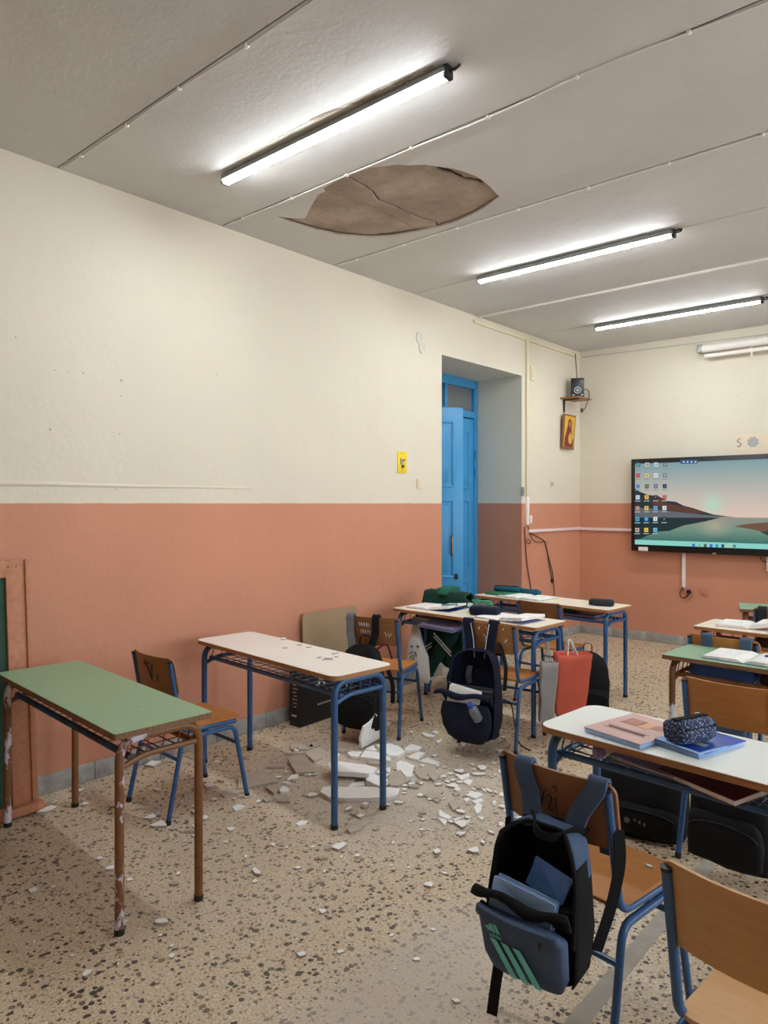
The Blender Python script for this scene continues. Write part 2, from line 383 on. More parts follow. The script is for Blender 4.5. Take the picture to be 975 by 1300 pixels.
wb = struct(sbox('wall_back', (0, Y0-.2, 0), (ROOM_X+.3, Y0, HW), M['wall']))
mb = MB(); ys = [Y0] + [v for p in WINS for v in p] + [Y1]
for i in range(0, len(ys), 2): mb.box((ROOM_X+.15, (ys[i]+ys[i+1])/2, HW/2), (.3, ys[i+1]-ys[i], HW))
for a, b in WINS:
    mb.box((ROOM_X+.15, (a+b)/2, WZ0/2), (.3, b-a, WZ0)); mb.box((ROOM_X+.15, (a+b)/2, (WZ1+HW)/2), (.3, b-a, HW-WZ1))
wr = struct(mb.build('wall_right', M['wall']))
for i, (a, b) in enumerate(WINS):
    mb = MB(); xx = ROOM_X+.18
    for y in (a+.03, (a+b)/2, b-.03): mb.box((xx, y, (WZ0+WZ1)/2), (.05, .06, WZ1-WZ0))
    for z in (WZ0+.03, 2.35, WZ1-.03): mb.box((xx, (a+b)/2, z), (.045, b-a, .06))
    struct(mb.build('window_%d' % (i+1), M['white']))
# unseen corridor box behind the door, added to keep sky light out
mb = MB(); mb.box((-2.7, 6.2, 1.7), (.1, 4.0, 3.4)); mb.box((-1.65, 4.25, 1.7), (2.1, .1, 3.4)); mb.box((-1.65, 8.2, 1.7), (2.1, .1, 3.4)); mb.box((-1.65, 6.2, 3.45), (2.2, 4.1, .1))
struct(mb.build('corridor_sky_block', M['reveal']))

# ---- skirting of grey marble pieces
def skirting(name, pts):
    root = bpy.data.objects.new(name, None); COL.objects.link(root); struct(root)
    for (p, q, horiz) in pts:
        n = max(1, round((q-p)/.42)); L_ = (q-p)/n
        key = ('skirt', round(L_, 4), horiz)
        for i in range(n):
            c = p+L_*(i+.5)
            def mk(L_=L_, horiz=horiz):
                d = (.016, L_-.003, .105) if not horiz else (L_-.003, .016, .105)
                return MB().box((0, 0, 0), d, .003).mesh('skirting_stone', M['marble'])
            cached(key, mk, 'skirting_stone', root, (.008, c, .0525) if not horiz else (c, Y1-.008, .0525))
skirting('baseboard_left', [(Y0, DY0, False), (DY1, Y1-.016, False)])
skirting('baseboard_front', [(0, ROOM_X, True)])

# ---- ceiling: strips of plaster board with open joints
ce = struct(sbox('ceiling', (-.2, Y0-.2, H+.06), (ROOM_X+.3, Y1+.2, H+.2), M['bare']))
SE = [Y0, -1.40, -.33, .75, 1.82, 2.93, 3.985, 5.0, 6.04, 7.1, Y1]
HOLE_PX = [(352, 275), (370, 277), (387, 277), (391, 270), (395, 262), (404, 247), (413, 243), (411, 239), (424, 231), (440, 223), (470, 213), (490, 211), (505, 209), (520, 210), (540, 209), (560, 212), (575, 214),
           (592, 219), (605, 224), (612, 229), (622, 237), (634, 250), (618, 262), (605, 270), (590, 277), (575, 283), (550, 290), (520, 296), (495, 300), (470, 301.5), (450, 300), (430, 298), (405, 293), (390, 289), (365, 281)]
HOLE = [(atz(a, b, H).x, min(3.965, max(2.95, atz(a, b, H).y))) for a, b in HOLE_PX]
from mathutils.geometry import tessellate_polygon
for i in range(len(SE)-1):
    a, b = SE[i]+.004, SE[i+1]-.004
    mb = MB()
    if abs(SE[i]-2.93) < .01:
        outer = [(0, a), (ROOM_X, a), (ROOM_X, b), (0, b)]
        tri = tessellate_polygon([[Vector((x, y, 0)) for x, y in outer], [Vector((x, y, 0)) for x, y in HOLE]])
        allp = outer+HOLE; n = len(HOLE)
        mb.add([(x, y, H) for x, y in allp], [list(f) for f in tri]); mb.add([(x, y, H+.012) for x, y in allp], [list(f) for f in tri])
        mb.cur = 1
        mb.add([(x, y, H) for x, y in HOLE]+[(x, y, H+.012) for x, y in HOLE], [[k, (k+1) % n, n+(k+1) % n, n+k] for k in range(n)])
    else:
        mb.box((ROOM_X/2, (a+b)/2, H+.013), (ROOM_X, b-a, .026))
    mb.build('panel', [M['ceiling'], M['bare']], ce, smooth=False)
# the layer laid bare above the hole
def segd(p, a, b):
    ab = (b[0]-a[0], b[1]-a[1]); t_ = max(0, min(1, ((p[0]-a[0])*ab[0]+(p[1]-a[1])*ab[1])/(ab[0]**2+ab[1]**2)))
    dx, dy = p[0]-a[0]-ab[0]*t_, p[1]-a[1]-ab[1]*t_; return math.hypot(dx, dy), ab[0]*(p[1]-a[1])-ab[1]*(p[0]-a[0])
CR = [tuple(atz(a, b, H+.03)[:2]) for a, b in ((440, 222), (462, 234), (472, 240), (480, 252), (500, 259), (512, 266), (522, 270), (535, 275), (552, 279), (560, 290))]
CR2 = [tuple(atz(a, b, H+.03)[:2]) for a, b in ((556, 212), (572, 216), (586, 224), (612, 227))]
CR3 = [tuple(atz(a, b, H+.03)[:2]) for a, b in ((418, 240), (470, 258), (520, 282), (540, 292))]
x0, x1, y0, y1 = min(p[0] for p in HOLE)-.04, max(p[0] for p in HOLE)+.04, 2.91, 4.0
nx, ny = 280, 210; vs = []; fs = []; gap = []
for j in range(ny+1):
    for i in range(nx+1):
        x, y = x0+(x1-x0)*i/nx, y0+(y1-y0)*j/ny
        z = H+.021+.005*noise.noise(Vector((x*3, y*3, 1)))+.003*noise.noise(Vector((x*14, y*14, 5)))
        d, sd = min(segd((x, y), CR[k], CR[k+1]) for k in range(len(CR)-1))
        d2, s2 = min(segd((x, y), CR2[k], CR2[k+1]) for k in range(len(CR2)-1))
        d3, s3 = min(segd((x, y), CR3[k], CR3[k+1]) for k in range(len(CR3)-1))
        if sd > 0 and s3 < 0: z -= .006
        w_ = .005+.004*noise.noise(Vector((x*20, y*20, 9)))
        gap.append(d < w_ or d2 < .020+.014*noise.noise(Vector((x*15, y*15, 3))))
        vs.append((x, y, z))
for j in range(ny):
    for i in range(nx):
        k = j*(nx+1)+i
        if not gap[k]: fs.append([k, k+1, k+nx+2, k+nx+1])
bl = MB().add(vs, fs).build('bare_layer', M['bare'], ce, ang=70); md = bl.modifiers.new('thickness', 'SOLIDIFY'); md.thickness = .022; md.offset = 1 if bl.data.polygons[0].normal.z > 0 else -1
# filler strip and flaking paint beside the first lamp
def ceil_patch(name, px, mat, dz, par=ce):
    P = [tuple(atz(a, b, H)[:2]) for a, b in px]
    mb = MB().prism(P, H-dz, H+.001); return mb.build(name, mat, par, smooth=False)
M['filler'] = plain('ceiling_filler', srgb(206, 200, 186), .8, 0, .1, 6, .3, 30)
ceil_patch('filler_strip', [(296, 203), (330, 186), (380, 160), (430, 136), (480, 112), (530, 90), (552, 82), (560, 86), (552, 94), (300, 206)], M['filler'], .0015)
for px in ([(393, 152), (410, 144), (428, 137), (436, 136), (420, 143), (400, 152)], [(440, 132), (452, 128), (463, 122), (472, 118), (480, 118), (478, 122), (466, 128), (450, 132)], [(470, 117), (482, 111), (483, 115)], [(498, 106), (520, 95), (524, 96), (503, 107)], [(536, 90), (549, 82), (552, 84), (540, 91)]):
    ceil_patch('flaked_spot', px, M['bare'], .0025)
# surface cables on the joints
def cable(label, y, x0_, x1_, wav=.012, sd=1):
    o = thing('ceiling_cable', label, 'cable', (0, y, H))
    pts = [(x, wav*noise.noise(Vector((x*1.3, sd, 0))), -.006) for x in [x0_+(x1_-x0_)*k/40 for k in range(41)]]
    MB().tube(pts, .0045, 6).build('wire', M['white'], o)
    k = x0_+.2
    while k < x1_:
        q = wav*noise.noise(Vector((k*1.3, sd, 0))); cached('clip', lambda: MB().box((0, 0, -.006), (.016, .022, .014), .003).mesh('clip', M['white']), 'clip', o, (k, q, 0)); k += .47
cable('thin white cable on the ceiling joint farthest from the screen wall', 1.835, .05, 4.6, .02, 3)
cable('thin white cable on the ceiling joint between the ceiling hole and the lamp beside it', 2.935, .03, 5, .03, 8)
cable('thin white cable on the ceiling joint along the far edge of the hole', 3.99, .05, 5, .015, 13)
o = thing('ceiling_trunking', 'white plastic trunking across the ceiling between the two farther lamps', 'trunking', (0, 6.03, H))
MB().box((2.5, 0, -.009), (5.0, .026, .018), .003).build('cover', M['white'], o)
# ---- painted-over ridge and nail holes on the left wall
pts = [(0.0, y, 1.705+.004*noise.noise(Vector((y*2, 0, 0)))) for y in [1.2+k*.1 for k in range(21)]]
MB().tube(pts, .02, 8, [.016-.010*(k/20) for k in range(21)]).xform(Matrix.Diagonal((.45, 1, 1, 1))).build('plaster_ridge', M['wall'], wl)
for a, b, s_ in ((69, 470, .004), (106, 474, .005), (154, 483, .008), (154, 503, .004), (64, 545, .006), (152, 551, .005), (147, 621, .004), (20, 428, .004), (275, 475, .004), (160, 588, .003), (405, 545, .003), (86, 473, .003), (300, 684, .004), (118, 672, .004)):
    p = atx(a, b, 0); MB().prism([(s_*(1+.3*random.random())*math.cos(k*.9), s_*(1+.5*random.random())*math.sin(k*.9)) for k in range(7)], 0, .0008, lambda u, v, h: (p.x+h, p.y+u, p.z+v)).build('nail_hole', M['inkgrey'], wl)

# ================================================================== DOOR
dr = bpy.data.objects.new('door_1', None); COL.objects.link(dr); struct(dr); dr.location = (DX, DY0, 0)
DW = DY1-DY0-.014; ftz = 2.56
mb = MB()
for y in (.045, DW-.03): mb.box((.03, y, 1.5), (.09, .075, 2.985), .006)
mb.box((.03, DW/2, 2.945), (.09, DW-.1, .095), .006); mb.box((.03, DW/2, ftz+.04), (.088, DW-.12, .075), .006)
mb.box((.03, .87, 2.77), (.07, .04, .32), .005)
mb.build('frame', M['door'], dr)
for a, b in ((.085, .85), (.89, DW-.07)):
    MB().box((.03, (a+b)/2, 2.765), (.012, b-a, .29)).build('pane', M['glass'], dr)
def leaf(wd, ht):
    mb = MB(); t_ = .042
    mb.box((0, wd/2, ht/2), (t_, wd, ht), .004)
    for s_ in (-1, 1):
        for z0, z1 in ((.18, .72), (.86, 1.62), (1.76, ht-.14)):
            for y0_, y1_ in ((.10, wd-.10),):
                yc, zc = (y0_+y1_)/2, (z0+z1)/2; x = s_*(t_/2+.002)
                for yy in (y0_, y1_): mb.box((x, yy, zc), (.016, .028, z1-z0), .005)
                for zz in (z0, z1): mb.box((x, yc, zz), (.016, y1_-y0_, .028), .005)
                mb.box((x, yc, zc), (.012, y1_-y0_-.1, z1-z0-.1), .004)
    return mb.mesh('leaf', M['door'])
lw = DW/2-.085
lf = link('leaf', leaf(lw, ftz-.02), dr); lf.location = (.045, DW-.072, .012); lf.rotation_euler = (0, 0, R(180))
lf2 = link('leaf', leaf(lw-.03, ftz-.02), dr); lf2.location = (.075, .09, .012); lf2.rotation_euler = (0, 0, R(-50))
mb = MB(); mb.tube(fillet([(.02, 0, -.09), (.05, 0, -.09), (.05, 0, .09), (.02, 0, .09)], .02), .009); h_ = mb.build('handle', M['steel'], lf2); h_.location = (.004, lw-.14, 1.17)
MB().prism(rrect(.018, .03, .015), .02, .026, lambda a, b, h: (h, a, b)).build('lock', M['cap'], lf2).location = (.002, lw-.1, .86)
MB().box((-.024, lw-.12, 1.28), (.002, .05, .42)).build('paper_strip', M['paper'], lf)
for z in (2.15, 1.95, .5): MB().tube([(.095, DW-.066, z-.05), (.095, DW-.066, z+.05)], .009, 8).build('hinge', M['door'], dr)
struct(lf) if False else None

# ================================================================== CEILING LAMPS
def lamp(label, x0_, x1_, y, grp=None):
    L_ = x1_-x0_; o = thing('ceiling_lamp', label, 'lamp', ((x0_+x1_)/2, y, H), 0, grp)
    mb = MB(); mb.loft([[(sx, a, b) for a, b in ((-.024, -.02), (-.018, -.008), (.018, -.008), (.024, -.02), (.030, -.044), (-.030, -.044))] for sx in (-L_/2, L_/2)]); mb.build('housing', M['darkgrey'], o)
    prof = [(-.029, -.0445), (-.028, -.050), (-.018, -.056), (0, -.0585), (.018, -.056), (.028, -.050), (.029, -.0445)]
    MB().loft([[(sx, a, b) for a, b in prof] for sx in (-L_/2+.012, L_/2-.012)]).build('diffuser', M['led'], o)
    for s_ in (-1, 1):
        MB().box((s_*(L_/2), 0, -.037), (.024, .05, .056), .006).build('end_cap', M['darkgrey'] if s_ < 0 else M['cap'], o)
        MB().box((s_*L_*.36, 0, -.007), (.03, .046, .012), .003).build('bracket', M['nickel'], o)
    mb = MB().tube(fillet([(L_/2+.01, 0, -.035), (L_/2+.05, .0, -.035), (L_/2+.05, .02, -.012), (L_/2, .045, -.006)], .03), .006); mb.build('cable', M['cap'], o)
    return o
lamp('lit tube lamp beside the broken hole in the ceiling', .65, 2.205, 2.48)
lamp('lit tube lamp between the hole and the white ceiling trunking', .72, 2.29, 4.965)
lamp('lit tube lamp nearest the screen wall, past the white ceiling trunking', .75, 2.33, 7.12)

# ================================================================== WALL FITTINGS
def wallthing(name, label, cat, x=0.0, y=0.0, z=0.0): return thing(name, label, cat, (x, y, z))
o = wallthing('cable_trunking', 'white trunking running under the ceiling and down beside the doorway', 'trunking')
MB().box((.012, (5.94+8.29)/2, 3.405), (.024, 2.34, .034), .003).build('cover', M['creamplastic'], o)
MB().box((.013, 6.99, (1.36+3.39)/2), (.024, .045, 2.03), .004).build('cover', M['creamplastic'], o)
MB().box((.0145, 6.99, 1.52), (.027, .047, .31), .004).build('cover', M['white'], o)
MB().box((.016, 7.05, 1.42), (.03, .05, .09), .004).build('junction_box', M['pinkwhite'], o)
o = wallthing('cable_trunking', 'pinkish white trunking running level through the corner to the screen', 'trunking')
MB().box((.012, 7.66, 1.292), (.022, 1.27, .032), .003).build('cover', M['pinkwhite'], o)
MB().box((.36, Y1-.012, 1.285), (.72, .022, .034), .003).build('cover', M['pinkwhite'], o)
o = wallthing('wall_cable', 'thin grey cable along the screen wall below the ceiling', 'cable')
MB().tube([(x, Y1-.004, 3.405-.02*x*.8) for x in (.02, .5, 1, 1.5, 2, 2.6)], .004, 6).build('wire', M['inkgrey'], o)
o = wallthing('cable_bundle', 'loose dark cables hanging on the terracotta wall by the doorway', 'cables')
def wire(pp, r=.005, m='blackrubber', nm='wire', off=.012, par=None):
    P = [atx(a, b, off) for a, b in pp]; return MB().tube(fillet(P, .06, 4), r, 6).build(nm, M[m], par or o)
M['cablered'] = plain('red_brown_cable', srgb(96, 50, 44), .55)
wire([(666, 669), (667, 690), (669, 715), (672, 735), (675, 752)], .006, 'cablered'); wire([(670, 668), (676, 686), (683, 689), (692, 687)], .004)
wire([(674, 677), (682, 681), (692, 687), (695, 700), (698, 722), (701, 735)], .005); wire([(692, 689), (696, 705), (702, 728), (704, 756)], .005)
wire([(668, 686), (671, 684), (674, 687), (672, 691), (668, 688)], .004)
p = atx(701, 737, .015); MB().box(p, (.02, .03, .05), .006).build('plug', M['black'], o)
p = atx(694, 688, .006); MB().box(p, (.012, .09, .016), .003).build('nail_strip', M['salmonplastic'], o)
def switch(label, px, py, w_, h_, mat, wall='l', extra=None, inner=None):
    p = atx(px, py, 0) if wall == 'l' else aty(px, py, Y1)
    o = wallthing('wall_socket', label, 'socket', *p)
    f = (lambda a, b, h: (h, a, b)) if wall == 'l' else (lambda a, b, h: (a, -h, b))
    MB().prism(rrect(w_/2, h_/2, min(w_, h_)*.12), 0, .012, f).build('plate', mat, o)
    MB().prism(rrect(w_*.28, h_*.28, min(w_, h_)*.1), .012, .017, f).build('insert', inner or mat, o); return o
switch('cream switch plate under the yellow sign', 532.5, 613.5, .085, .085, M['creamplastic'])
switch('small dark switch beside the trunking at the doorway', 663, 624, .05, .1, M['darkgrey'], inner=M['nickel'])
switch('cream outlet plate under the icon', 700, 614.5, .08, .08, M['creamplastic'], inner=M['inkgrey'])
switch('cream box high beside the trunking at the doorway', 675.5, 474, .1, .16, M['creamplastic'])
switch('salmon socket with the black plug in it', 875, 751, .1, .1, M['salmonplastic'], 'f')
switch('salmon socket with nothing plugged in', 894.5, 750.5, .1, .09, M['salmonplastic'], 'f')
for (a, b, lb) in ((532, 429, 'round cream wall cap above another, nearest the ceiling'), (535.5, 442, 'round cream wall cap below another round cap')):
    p = atx(a, b, 0); o = tag(MB().prism([(.045*math.cos(k*.393), .055*math.sin(k*.393)) for k in range(16)], 0, .008, lambda u, v, h: (h, u, v)).build('round_wall_plate', M['filler']), lb, 'wall cap'); o.location = p
# yellow sign
p = atx(510, 587, 0); o = thing('wall_sign', 'yellow upright sign with a small dark printed mark', 'sign', p)
MB().box((.003, 0, 0), (.006, .125, .19), .001).build('board', M['yellow'], o)
mb = MB()
mb.prism([(-.018, .03), (.012, .03), (.02, .0), (.01, -.03), (-.016, -.022)], .0062, .0068, lambda a, b, h: (h, a, b)); mb.build('print', M['inkgrey'], o)
mb = MB()
for q in ([(.0, .02), (.045, .03), (.02, .008)], [(-.01, -.022), (.03, -.024), (.02, -.045), (-.012, -.05)], [(-.025, .035), (-.015, .035), (-.015, -.02), (-.025, -.02)]): mb.prism(q, .0069, .0074, lambda a, b, h: (h, a, b))
mb.build('print', M['ink'], o)
MB().prism([(-.012, -.062), (.012, -.062), (.0, -.05)], .0069, .0074, lambda a, b, h: (h, a, b)).build('print', M['inkred'], o)
for z in (.078, -.08): MB().prism([(.004*math.cos(k), .004*math.sin(k)+z) for k in range(6)], .0062, .009, lambda a, b, h: (h, a, b)).build('screw', M['nickel'], o)
# icon: generic robed figure on gold, tilted off the wall
o = thing('icon_panel', 'small wooden icon panel with a robed figure on gold', 'picture', (.012, 7.92, 2.25)); o.rotation_euler = (0, R(4), 0)
MB().box((.012, 0, .205), (.024, .30, .41), .005).build('board', M['ply_dark'], o)
F_ = lambda a, b, h: (h, a, b)
M['gold'] = plain('gold_leaf', srgb(214, 166, 52), .4, 0, .15, 12); M['robe'] = plain('dark_red_paint', srgb(120, 44, 38), .6, 0, .2, 20); M['skin'] = plain('ochre_paint', srgb(176, 124, 82), .6, 0, .1, 20)
MB().prism(rrect(.128, .185, .006, cy=.205), .024, .0252, F_).build('painting', M['gold'], o)
MB().prism([(-.115, .022), (.115, .022), (.11, .12), (.06, .19), (.045, .27), (.05, .31), (.03, .35), (-.01, .36), (-.045, .335), (-.05, .28), (-.075, .2), (-.11, .13)], .0253, .0258, F_).build('painted_robe', M['robe'], o)
MB().prism([(.024*math.cos(k*.6), .3+.034*math.sin(k*.6)) for k in range(10)], .0259, .0264, F_).build('painted_face', M['skin'], o)
MB().prism([(.035+.055*math.cos(k*.6), .13+.07*math.sin(k*.6)) for k in range(10)], .0259, .0264, F_).build('painted_sleeve', M['gold'], o)
MB().prism([(.055+.02*math.cos(k*.6), .19+.024*math.sin(k*.6)) for k in range(10)], .0265, .0270, F_).build('painted_face', M['skin'], o)
# speaker on its corner shelf
o = thing('corner_shelf', 'small brown shelf on a black bracket in the room corner', 'shelf', (0, 7.96, 2.845))
MB().box((.12, 0, 0), (.24, .36, .016), .002).build('board', M['ply_brown'], o)
MB().box((.008, -.09, -.085), (.012, .03, .15), .002).build('bracket', M['cap'], o); MB().box((.1, -.09, -.015), (.19, .03, .012), .002).build('bracket', M['cap'], o)
o = thing('loudspeaker', 'small black loudspeaker with a round chrome cone on the corner shelf', 'loudspeaker', (.13, 7.97, 2.854), -40)
o.rotation_euler = (0, 0, R(28))
MB().box((0, 0, .115), (.15, .15, .23), .006).build('cabinet', M['black'], o)
mb = MB()
def ringy(cx, cz, r0, r1, y): mb.loft([[(cx+r*math.cos(k*.393), yy, cz+r*math.sin(k*.393)) for k in range(16)] for r, yy in ((r1, y), (r1, y-.006), (r0, y-.006), (r0, y))], False, False)
ringy(0, .085, .03, .042, -.075); mb.build('cone_ring', M['nickel'], o)
mb = MB(); ringy(0, .085, .001, .018, -.075); mb.build('cone_cap', M['nickel'], o)
for sx in (-.03, .03): MB().box((sx*1.6, -.078, .028), (.03, .008, .02), .003).build('control', M['nickel'], o)
mb = MB().tube([(0, .06, .22), (-.01, .12, .4), (-.02, .14, .56)], .005, 6); mb.build('cable', M['cap'], o)
mb = MB().tube(fillet([(.07, .06, .12), (.13, .05, .1), (.14, 0, .02), (.09, -.03, -.12), (.05, -.03, -.16)], .05), .005, 6); mb.build('cable', M['cap'], o)
MB().box((.05, -.03, -.15), (.025, .025, .05), .006).build('plug', M['cap'], o)

# ================================================================== SCREEN
TY = 8.18
tv = thing('wall_screen', 'large black framed screen showing a lake landscape desktop', 'screen', (0, 0, 0))
X0, X1, Z0, Z1 = .697, 2.66, 1.05, 2.113
MB().box(((X0+X1)/2, TY+.035, (Z0+Z1)/2), (X1-X0, .07, Z1-Z0), .008).build('frame', M['black'], tv)
MB().box(((X0+X1)/2, (TY+.07+Y1)/2, (Z0+Z1)/2), (.6, Y1-TY-.07, .4)).build('wall_mount', M['cap'], tv)
a0, a1, b0, b1 = .745, 2.612, 1.125, 2.058
S = lambda px, py, y=TY: (lambda p: (p.x, p.z))(aty(px, py, y))
mats = []; mb = MB(); lay = [0]
def eramp(name, stops, axis='z', s=1.0, glow=None):
    t = NT(name); sep = t.new('ShaderNodeSeparateXYZ'); t.link(t.co.outputs['Object'], sep.inputs[0])
    v = math_(t, 'DIVIDE', math_(t, 'SUBTRACT', sep.outputs[2], b0), b1-b0)
    c = t.ramp(v, stops)
    if glow:
        mp = t.new('ShaderNodeMapping'); mp.vector_type = 'TEXTURE'; mp.inputs['Location'].default_value = (glow[0], TY, glow[1]); mp.inputs['Scale'].default_value = (glow[2], 9, glow[3])
        t.link(t.co.outputs['Object'], mp.inputs[0]); le = t.new('ShaderNodeVectorMath', operation='LENGTH'); t.link(mp.outputs[0], le.inputs[0])
        c = mixc(t, t.ramp(le.outputs['Value'], [(.05, (.8, .8, .8)), (.5, (.35, .35, .35)), (1, (0, 0, 0))]), c, glow[4])
    t.b.inputs['Base Color'].default_value = (0, 0, 0, 1); t.link(c, t.b.inputs['Emission Color']); t.b.inputs['Emission Strength'].default_value = s
    t.b.inputs['Roughness'].default_value = .35; return t.m
ES = .8
def layer(poly, mat):
    if mat not in mats: mats.append(mat)
    mb.cur = mats.index(mat); y = TY-.0012-.0004*lay[0]; lay[0] += 1
    mb.add([(x, y, z) for x, z in poly], [list(range(len(poly)))])
EC = {}
def ec(*c):
    if c not in EC: EC[c] = emit('screen_colour', srgb(*c), ES)
    return EC[c]
layer([(a0, b0), (a1, b0), (a1, b1), (a0, b1)], eramp('screen_sky', [(.35, srgb(224, 200, 184)), (.6, srgb(196, 188, 178)), (1, srgb(124, 160, 166))], s=ES, glow=(*S(905, 641), .17, .17, srgb(176, 222, 200))))
zw = S(900, 656.5)[1]
layer([(a0, b0), (a1, b0), (a1, zw), (a0, zw)], eramp('screen_water', [(.05, srgb(54, 110, 104)), (.2, srgb(112, 146, 130)), (.36, srgb(150, 146, 138)), (.4, srgb(120, 124, 126))], s=ES, glow=(*S(907, 668), .22, .14, srgb(178, 172, 150))))
pl = lambda *q: [S(a, b) for a, b in q]
layer(pl((806, 657), (806, 620), (812, 624), (822, 628), (836, 630), (848, 636), (858, 637), (868, 642), (880, 645), (892, 649), (905, 653), (930, 656.5)), ec(38, 50, 58))
layer(pl((826, 640), (836, 632), (850, 640), (862, 642), (880, 646), (896, 651), (880, 652), (850, 648)), ec(92, 58, 52))
layer(pl((806, 657), (806, 644), (830, 646), (860, 650), (900, 654), (935, 656.5)), ec(96, 104, 110))
layer(pl((806, 657), (915, 657), (895, 662), (868, 667), (850, 674), (834, 675), (815, 683), (806, 686)), ec(26, 48, 54))
layer(pl((932, 668), (950, 665), (975, 663), (1000, 662.5), (1023.5, 663), (1023.5, 684), (1000, 680), (975, 677), (955, 672)), ec(112, 84, 70))
layer(pl((965, 675), (1000, 674), (1023.5, 676), (1023.5, 690), (1000, 686), (975, 680)), ec(46, 60, 58))
layer([(a0, S(806, 685)[1]), (a1, S(806, 685)[1]), (a1, b0), (a0, b0)], ec(140, 214, 202))
layer(pl((864, 583.5), (886, 583), (886, 588.5), (864, 589)), ec(44, 82, 122))
for q in (868, 873, 878, 883): layer(pl((q-1, 585.5), (q+1.3, 585.4), (q+1.3, 587.4), (q-1, 587.5)), ec(190, 214, 236))
IC = [[(60, 120, 170), (200, 190, 190), (196, 214, 220), (110, 110, 110)], [(206, 62, 62), (226, 196, 96), (230, 230, 224), (120, 124, 122)], [(70, 150, 200), (96, 88, 74), (96, 104, 140), (40, 44, 74)],
      [(214, 224, 232), (232, 190, 70), (60, 40, 48), (214, 76, 64)], [(196, 128, 110), (232, 196, 80), (96, 170, 210), (232, 232, 232)], [(60, 170, 190), (58, 140, 220), (226, 230, 232), (40, 60, 70)], [(196, 176, 160), (240, 204, 60), (96, 190, 214), None]]
for r_ in range(7):
    for c_ in range(4):
        if IC[r_][c_] is None: continue
        x_, y_ = 810.5+c_*11.4, 590+r_*13.8-c_*.1
        layer(pl((x_-2.6, y_-2.6), (x_+2.6, y_-2.7), (x_+2.4, y_+2.6), (x_-2.4, y_+2.6)), ec(*IC[r_][c_]))
        layer(pl((x_-1.1, y_-1.2), (x_+1.4, y_-1.2), (x_+.6, y_+1.2), (x_-.8, y_+1.3)), ec(*[min(255, v+60) if v < 150 else v-70 for v in IC[r_][c_]]))
        layer(pl((x_-3.6, y_+4.2), (x_+3.6, y_+4.2), (x_+3.4, y_+5.2), (x_-3.4, y_+5.2)), ec(176, 184, 186) if r_ > 2 else ec(140, 150, 152))
for k, c_ in enumerate(((44, 120, 200), (150, 176, 180), (60, 90, 80), (60, 110, 220), (40, 160, 180), (40, 60, 110), (200, 200, 160), (90, 130, 130))):
    x_ = 882+k*7.4; y_ = 692+k*.16; layer(pl((x_-1.9, y_-1.9), (x_+1.9, y_-1.9), (x_+1.7, y_+2), (x_-1.7, y_+2)), ec(*c_))
mb.build('display', mats, tv, smooth=False)
p = S(816.5, 696.8); MB().box((p[0], TY-.0015, p[1]), (.11, .003, .045)).build('sticker', M['white'], tv)
p = S(907, 702.6); MB().box((p[0], TY-.001, p[1]), (.035, .002, .012)).build('maker_mark', M['inkgrey'], tv)
o = wallthing('cable_trunking', 'short white upright trunking below the screen', 'trunking')
MB().box((1.257, Y1-.011, .85), (.034, .022, .40), .003).build('cover', M['white'], o)
o = wallthing('power_cord', 'black power cord looping from the trunking to the socket', 'cord')
P = [aty(a, b, Y1-.02) for a, b in ((867.5, 745), (863, 751), (863, 757), (868, 760), (873, 757), (875, 751))]
MB().tube(fillet(P, .05), .006, 6).build('wire', M['blackrubber'], o); MB().box(P[-1]+Vector((0, -.015, 0)), (.045, .03, .05), .012).build('plug', M['cap'], o)
o = wallthing('cable_trunking', 'white trunking stub with a loop of cord under the far side of the screen', 'trunking')
MB().box((2.117, Y1-.011, .97), (.034, .022, .16), .003).build('cover', M['white'], o)
P = [aty(a, b, Y1-.03) for a, b in ((965, 706), (966, 710), (969, 713), (973, 713))]; MB().tube(fillet(P, .03), .005, 6).build('wire', M['blackrubber'], o)
# projection screen roller
o = thing('projection_screen', 'rolled up white projection screen on the wall above the wall screen', 'projection screen', (1.46, Y1-.09, 3.29))
MB().tube([(.02, 0, 0), (2.2, 0, 0)], .042, 14).build('case', M['white'], o); MB().tube([(.05, -.01, -.085), (2.18, -.01, -.085)], .022, 10).build('roll', M['white'], o)
MB().box((0, 0, 0), (.05, .09, .09), .01).build('end_cap', M['nickel'], o); MB().box((0, .05, 0), (.03, .1, .03)).build('bracket', M['nickel'], o)
MB().box((.52, -.02, -.1), (.018, .02, .1), .004).build('pull_tab', M['white'], o)
# faded paper with grey drawing above the screen
p = aty(956, 566, Y1-.001); o = thing('wall_poster', 'pale faded paper with grey drawn shapes above the screen', 'poster', p)
M['faded'] = plain('faded_paper', srgb(226, 208, 184), .8, 0, .03)
MB().box((.0, -.001, 0), (.36, .002, .26)).build('sheet', M['faded'], o)
mb = MB(); mb.prism([((.05+.012*(k % 2))*math.cos(k*.393), (.05+.012*(k % 2))*math.sin(k*.393)+.04) for k in range(16)], .0022, .0026, lambda a, b, h: (a, -h, b)); mb.build('drawing', M['inkgrey'], o)
s5 = [(-.12, .085), (-.15, .075), (-.155, .055), (-.13, .04), (-.115, .02), (-.13, .0), (-.155, .005)]
MB().tube([(a, -.003, b) for a, b in s5], .009, 5).build('drawing', M['inkgrey'], o)
p = aty(977, 570, Y1-.004); o = tag(MB().box((.06, 0, -.02), (.12, .008, .16), .002).build('paper_note', M['paper']), 'small bright white paper on the wall above the screen', 'paper'); o.location = p
